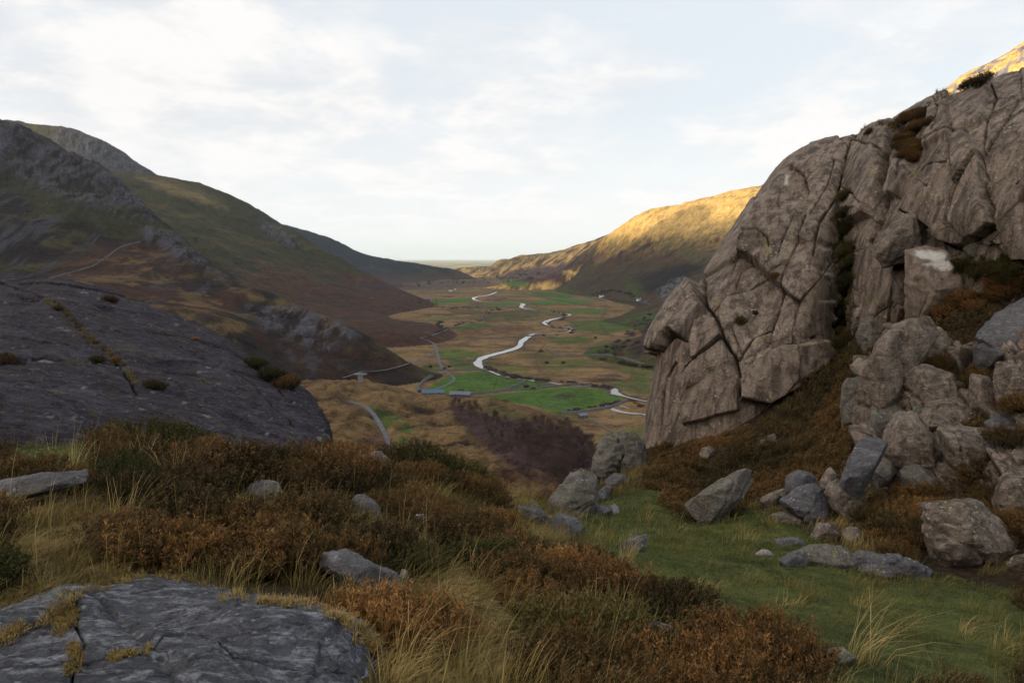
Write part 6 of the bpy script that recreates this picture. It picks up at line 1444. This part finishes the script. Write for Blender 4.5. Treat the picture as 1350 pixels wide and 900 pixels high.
def bushes(line, n, h, kinds, lab, grp, jit=3, name='bush'):
    S = smooth_line(line, 10)
    for k in range(n):
        x, y = S[rt.randrange(len(S))]; x += rt.uniform(-jit, jit); y += rt.uniform(-jit, jit) * .35
        g = far_hit(x, y)
        if g is None: continue
        t = put_tree(g.x, g.y, g.z, rt.uniform(.6, 1.2) * h * 8 / 5., rt.choice(kinds), lab, grp, 'bush', BUSH, name)
        t.scale = (t.scale[0] * 1.3, t.scale[1], t.scale[2] * .8)
bushes([(640, 484), (655, 490), (680, 497), (710, 501), (750, 505), (790, 509), (805, 512)], 48, 3.4, [0, 1, 2], 'bare bush on the bank where the river runs past the meadows', 'bare bushes on the near river bank')
bushes([(745, 543), (770, 538), (800, 534), (830, 528), (845, 535)], 26, 2.6, [0, 1, 2], 'dark bush along the lower green meadow', 'bushes along the lower meadow')
bushes([(685, 408), (720, 410), (745, 415), (740, 421), (722, 426), (730, 432), (752, 434), (755, 438), (735, 442), (710, 443)], 34, 3.2, [0, 1, 2], 'low bush on the bank of the far river loops', 'bushes on the far river loops')
bushes([(560, 446), (580, 437), (605, 428), (640, 420), (643, 411), (660, 408)], 38, 3.6, [0, 1, 2, 3], 'dark tree beside the lane across the valley floor', 'trees beside the valley lane')
bushes([(550, 397), (575, 405), (620, 406), (680, 405)], 16, 4, [0, 1, 3], 'dark bush in the far hedge by the green strips', 'far hedge by the green strips')
bushes([(535, 375), (580, 371), (620, 370), (660, 368), (680, 370)], 60, 8, [3, 4, 5, 0], 'dark tree of the wood at the valley mouth', 'trees at the valley mouth', 10)
bushes([(680, 366), (700, 360), (715, 364), (690, 370)], 26, 8, [3, 4, 0, 1], 'tree by the white farmhouse at the valley mouth', 'trees by the valley mouth farm', 5)
bushes([(785, 388), (800, 384), (825, 386), (835, 391)], 40, 6, [0, 1, 2, 3], 'bare tree around the roadside farm on the right', 'trees around the roadside farm', 4)
bushes([(800, 470), (825, 455), (850, 430), (860, 415)], 60, 4, [0, 1, 2], 'scrubby dark bush on the rough slope beside the cliff', 'scrub on the rough slope', 16)
bushes([(820, 478), (835, 482), (855, 484)], 16, 4, [3, 4, 5], 'evergreen bush left of the cliff on the valley floor', 'evergreens left of the cliff', 3)
bushes([(577, 428), (583, 432), (580, 425)], 6, 5, [3, 4, 0], 'dark tree at the foot of the left slope', 'trees at the foot of the left slope', 2)
for (x, y, hh, k, lab) in ((694, 511, 3.5, 0, 'round bare bush alone in the green meadow'), (703, 513, 3, 1, 'smaller bush beside the round one in the green meadow'), (607, 518, 4, 0, 'bare bush beside the blue-roofed barn'), (721, 479, 3, 3, 'single dark bush on the right side rushes'), (743, 479, 3.4, 4, 'dark bush in the middle of the right pasture'),
                           (785, 446, 3.4, 0, 'bush at the top edge of the brown rushes'), (800, 458, 3.4, 3, 'dark bush on the green rough pasture'), (586, 487, 3, 0, 'bush at the bend of the valley road'), (592, 484, 3, 1, 'bush beside the road bend wall'), (567, 484, 3, 3, 'dark tree left of the valley road'), (713, 464, 4, 1, 'thin bare tree in the brown rushes')):
    g = far_hit(x, y)
    if g is not None: put_tree(g.x, g.y, g.z, hh * 8 / 5, k, lab, None, 'bush', BUSH, 'bush')
YEL = leaf_mat('yellow_gorse', [(.1, (.35, .20, .01)), (.9, (.6, .38, .03))], 0, .5)
YB = [(stub, bush_mesh(90, YEL, 160))]
for (x, y, hh, lab) in ((473.5, 533, 1.3, 'small bright yellow bush where the near road tops the rise'), (573, 515.5, 2.2, 'yellow bush behind the blue-roofed barn'), (577, 515, 2.6, 'taller yellow bush behind the blue-roofed barn, nearer the road')):
    g = far_hit(x, y)
    if g is not None: put_tree(g.x, g.y, g.z, hh, 0, lab, None, 'bush', YB, 'yellow_bush')

# farms
BLUE = flat_mat('blue_roof', (.06, .11, .19), .45, .1, .3); WHITE = flat_mat('white_render', (.7, .7, .68), .8, .08, .3); SLATE = flat_mat('slate_roof', (.12, .13, .16), .6, .15, .4); GLASS = flat_mat('window_glass', (.03, .035, .04), .1, .1, 1.)
def box(c, s):
    x, y, z_ = c; a, b_, h = s[0] / 2, s[1] / 2, s[2]
    V = np.array([(x + i * a, y + j * b_, z_ + k * h) for k in (0, 1) for j in (-1, 1) for i in (-1, 1)], float)
    return V, np.array([[0, 2, 3, 1], [4, 5, 7, 6], [0, 1, 5, 4], [2, 6, 7, 3], [0, 4, 6, 2], [1, 3, 7, 5]])
def house(px, py, L, W, h, rz, wallm, roofm, label, wins=3, cat='farmhouse', name='farmhouse', chim=True, Y=None):
    g = far_hit(px, py)
    if g is None: return
    t = bpy.data.objects.new(name, None); COL.objects.link(t); t.location = g; t.rotation_euler[2] = rz; t.empty_display_size = .5
    meta(t, label, cat)
    link('wall', mesh_np('wall', *box((0, 0, -2), (L, W, h + 2)), mat=wallm, smooth=False), t)
    rh = W * .38; a, b_ = L / 2 + .4, W / 2 + .5
    V = np.array([(-a, -b_, h + .02), (a, -b_, h + .02), (a, b_, h + .02), (-a, b_, h + .02), (-a, 0, h + rh), (a, 0, h + rh)], float)
    me = bpy.data.meshes.new('roof'); me.from_pydata([tuple(v) for v in V], [], [(0, 1, 5, 4), (2, 3, 4, 5), (0, 4, 3), (1, 2, 5), (3, 2, 1, 0)]); me.materials.append(roofm)
    ro = link('roof', me, t)
    if chim:
        for sx in (-1, 1): link('chimney', mesh_np('chimney', *box((sx * (L / 2 - .8), 0, h + rh - .6), (.9, .9, 1.9)), mat=wallm, smooth=False), ro)
    for k in range(wins):
        link('window', mesh_np('window', *box((-L / 2 + L * (k + .7) / (wins + .4), -W / 2 - .03, h * .45), (1.1, .12, 1.3)), mat=GLASS, smooth=False), t)
    link('door', mesh_np('door', *box((L * .12, -W / 2 - .04, 0), (1.1, .12, 2.1)), mat=SLATE, smooth=False), t)
house(571, 520, 24, 8, 2.6, .05, WALLM, BLUE, 'long low barn with a pale blue roof where the valley road ends', 3, 'barn', 'barn', False)
house(601, 523, 10, 6, 2.6, .1, WALLM, SLATE, 'small dark stone shed right of the blue-roofed barn', 1, 'shed', 'shed', False)
house(613, 523.5, 9, 6, 2.6, -.1, WALLM, SLATE, 'small low slate shed near the edge of the meadow', 1, 'shed', 'shed', False)
house(673, 373.5, 16, 9, 6, .1, WHITE, SLATE, 'white farmhouse among dark trees at the valley mouth')
house(594, 384, 16, 8, 5, 0, WHITE, SLATE, 'small white cottage far away on the left of the valley')
house(600, 382, 10, 7, 4, .3, WHITE, SLATE, 'tiny pale outbuilding beside the far white cottage', 1)
house(564, 396, 18, 9, 4, .2, WALLM, BLUE, 'farm building with a bluish roof at the left valley side', 2, 'barn', 'barn', False)
house(793, 391.5, 18, 8, 5, .1, WHITE, BLUE, 'roadside farmhouse with a bluish roof under the right mountain')
house(842, 396, 14, 8, 4, .1, WHITE, BLUE, 'farmhouse by the road close to the cliff edge')
house(851, 399, 9, 6, 3, .3, WALLM, SLATE, 'small outbuilding next to the farmhouse near the cliff edge', 1, 'shed', 'shed', False)
house(768, 550, 8, 6, 2.4, .4, WALLM, SLATE, 'small slate-roofed hut beside the track below the wood', 1, 'hut', 'hut', False)
# pale concrete pier where the left road crosses the stream
g = far_hit(475.5, 503)
if g is not None:
    t = bpy.data.objects.new('bridge', None); COL.objects.link(t); t.location = g; t.empty_display_size = .5; meta(t, 'small pale stone bridge pier on the left road below the crag', 'bridge')
    PIER = flat_mat('pale_stone', (.16, .16, .18), .8, .3, .6)
    link('pier', mesh_np('pier', *box((0, 0, -3), (4, 3, 9)), mat=PIER, smooth=False), t)
    link('deck', mesh_np('deck', *box((0, 0, 6.01), (10, 4, .9)), mat=PIER, smooth=False), t)
# ------------------------------------------------------------------ camera, light, sky, haze
cam = bpy.data.cameras.new('camera'); co = bpy.data.objects.new('camera', cam); COL.objects.link(co)
co.location = (0, 0, CAMZ); co.rotation_euler = (math.pi / 2 - PITCH, 0, 0)
cam.sensor_width = 36; cam.lens = F / 1350 * 36; cam.clip_start = .1; cam.clip_end = 200000
scene.camera = co
sl = bpy.data.lights.new('sun', 'SUN'); so = bpy.data.objects.new('sun', sl); COL.objects.link(so)
sl.energy = 5.0; sl.angle = R(.53); sl.color = (1, .80, .50)
dvec = Vector((SUN_T[0] * math.cos(SUN_EL), SUN_T[1] * math.cos(SUN_EL), -math.sin(SUN_EL)))
so.rotation_euler = dvec.to_track_quat('-Z', 'Y').to_euler()
so.location = (-50, -50, 300)

w = bpy.data.worlds.new('World'); scene.world = w; w.use_nodes = True
nt = w.node_tree; nt.nodes.clear(); q = NB(nt)
out = nt.nodes.new('ShaderNodeOutputWorld'); bg = nt.nodes.new('ShaderNodeBackground')
nt.links.new(bg.outputs[0], out.inputs[0]); bg.inputs[1].default_value = .13
sky = nt.nodes.new('ShaderNodeTexSky'); sky.sky_type = 'NISHITA'; sky.sun_disc = False
sky.sun_elevation = SUN_EL
sky.sun_rotation = math.atan2(-SUN_T[0], -SUN_T[1])
sky.altitude = 300; sky.air_density = 1.; sky.dust_density = 1.2; sky.ozone_density = 1.5
tc = nt.nodes.new('ShaderNodeTexCoord').outputs['Generated']
sx = nt.nodes.new('ShaderNodeSeparateXYZ'); nt.links.new(tc, sx.inputs[0])
zc = q.math('MAXIMUM', sx.outputs[2], 0.)
# flat cloud deck coordinates
den = q.math('ADD', zc, .22)
cmb = nt.nodes.new('ShaderNodeCombineXYZ')
nt.links.new(q.math('DIVIDE', sx.outputs[0], den), cmb.inputs[0]); nt.links.new(q.math('DIVIDE', sx.outputs[1], den), cmb.inputs[1])
uv = q.vmath('MULTIPLY', cmb.outputs[0], (1., 1., 1.))
n1 = q.noise(uv, 1.35, 7, .56, .3)
n2 = q.noise(q.vmath('ADD', uv, (4.2, 1.1, 0)), 3.6, 6, .6, .2)
dens = q.math('ADD', q.math('MULTIPLY', n1, .8), q.math('MULTIPLY', n2, .25))
# more cloud low down and to the left, thinner straight overhead
hz = q.math('SUBTRACT', .12, q.math('MULTIPLY', zc, .28))
lf = q.math('MULTIPLY', q.math('MULTIPLY', sx.outputs[0], -1.), .10)
dens = q.math('ADD', q.math('ADD', dens, hz), lf)
cover = q.ramp(dens, [(.52, 0.), (.66, 1.)])
tone = q.ramp(q.math('ADD', q.math('MULTIPLY', n2, .6), q.math('MULTIPLY', n1, .4)), [(.40, (5.15, 5.2, 5.35)), (.56, (6.5, 6.35, 6.25))])
clear = q.mix(.80, q.mix(1, sky.outputs[0], (1.3, 1.3, 1.3), 'MULTIPLY'), (5.95, 6.2, 6.5))
skyc = q.mix(cover, clear, tone)
# milky light along the horizon
skyc = q.mix(q.ramp(zc, [(0., .9), (.20, 0.)]), skyc, (6.9, 6.85, 6.85))
# warm glow round the low sun
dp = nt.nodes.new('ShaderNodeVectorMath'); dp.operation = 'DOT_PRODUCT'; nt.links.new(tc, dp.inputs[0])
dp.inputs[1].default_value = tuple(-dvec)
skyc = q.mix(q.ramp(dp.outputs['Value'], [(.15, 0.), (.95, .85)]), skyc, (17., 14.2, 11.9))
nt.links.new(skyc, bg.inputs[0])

HZ = True
if HZ:
    lo = np.array([-80000, -80000, -27.]); hi = np.array([80000, 80000, 1150.])
    V = [(x, y, z_) for z_ in (lo[2], hi[2]) for y in (lo[1], hi[1]) for x in (lo[0], hi[0])]
    Fh = [(0, 2, 3, 1), (4, 5, 7, 6), (0, 1, 5, 4), (2, 6, 7, 3), (0, 4, 6, 2), (1, 3, 7, 5)]
    hm = bpy.data.materials.new('haze_air'); hm.use_nodes = True; t = hm.node_tree; t.nodes.clear()
    ho = t.nodes.new('ShaderNodeOutputMaterial'); pv = t.nodes.new('ShaderNodeVolumePrincipled')
    pv.inputs['Color'].default_value = (.72, .86, 1, 1); pv.inputs['Density'].default_value = 2.1e-5; pv.inputs['Anisotropy'].default_value = .0
    t.links.new(pv.outputs[0], ho.inputs['Volume'])
    h = link('haze', mesh_np('haze', V, Fh, mat=hm, smooth=False)); meta(h, kind='stuff')

vs = scene.view_settings; vs.view_transform = 'Standard'; vs.look = 'None'; vs.exposure = .28; vs.gamma = 1; vs.use_curve_mapping = False
cy = scene.cycles
cy.use_denoising = True
cy.max_bounces = 6; cy.diffuse_bounces = 3; cy.glossy_bounces = 2; cy.transmission_bounces = 2; cy.volume_bounces = 2; cy.transparent_max_bounces = 8
cy.use_adaptive_sampling = True; cy.adaptive_threshold = .015
cy.caustics_reflective = False; cy.caustics_refractive = False
cy.sample_clamp_indirect = 6
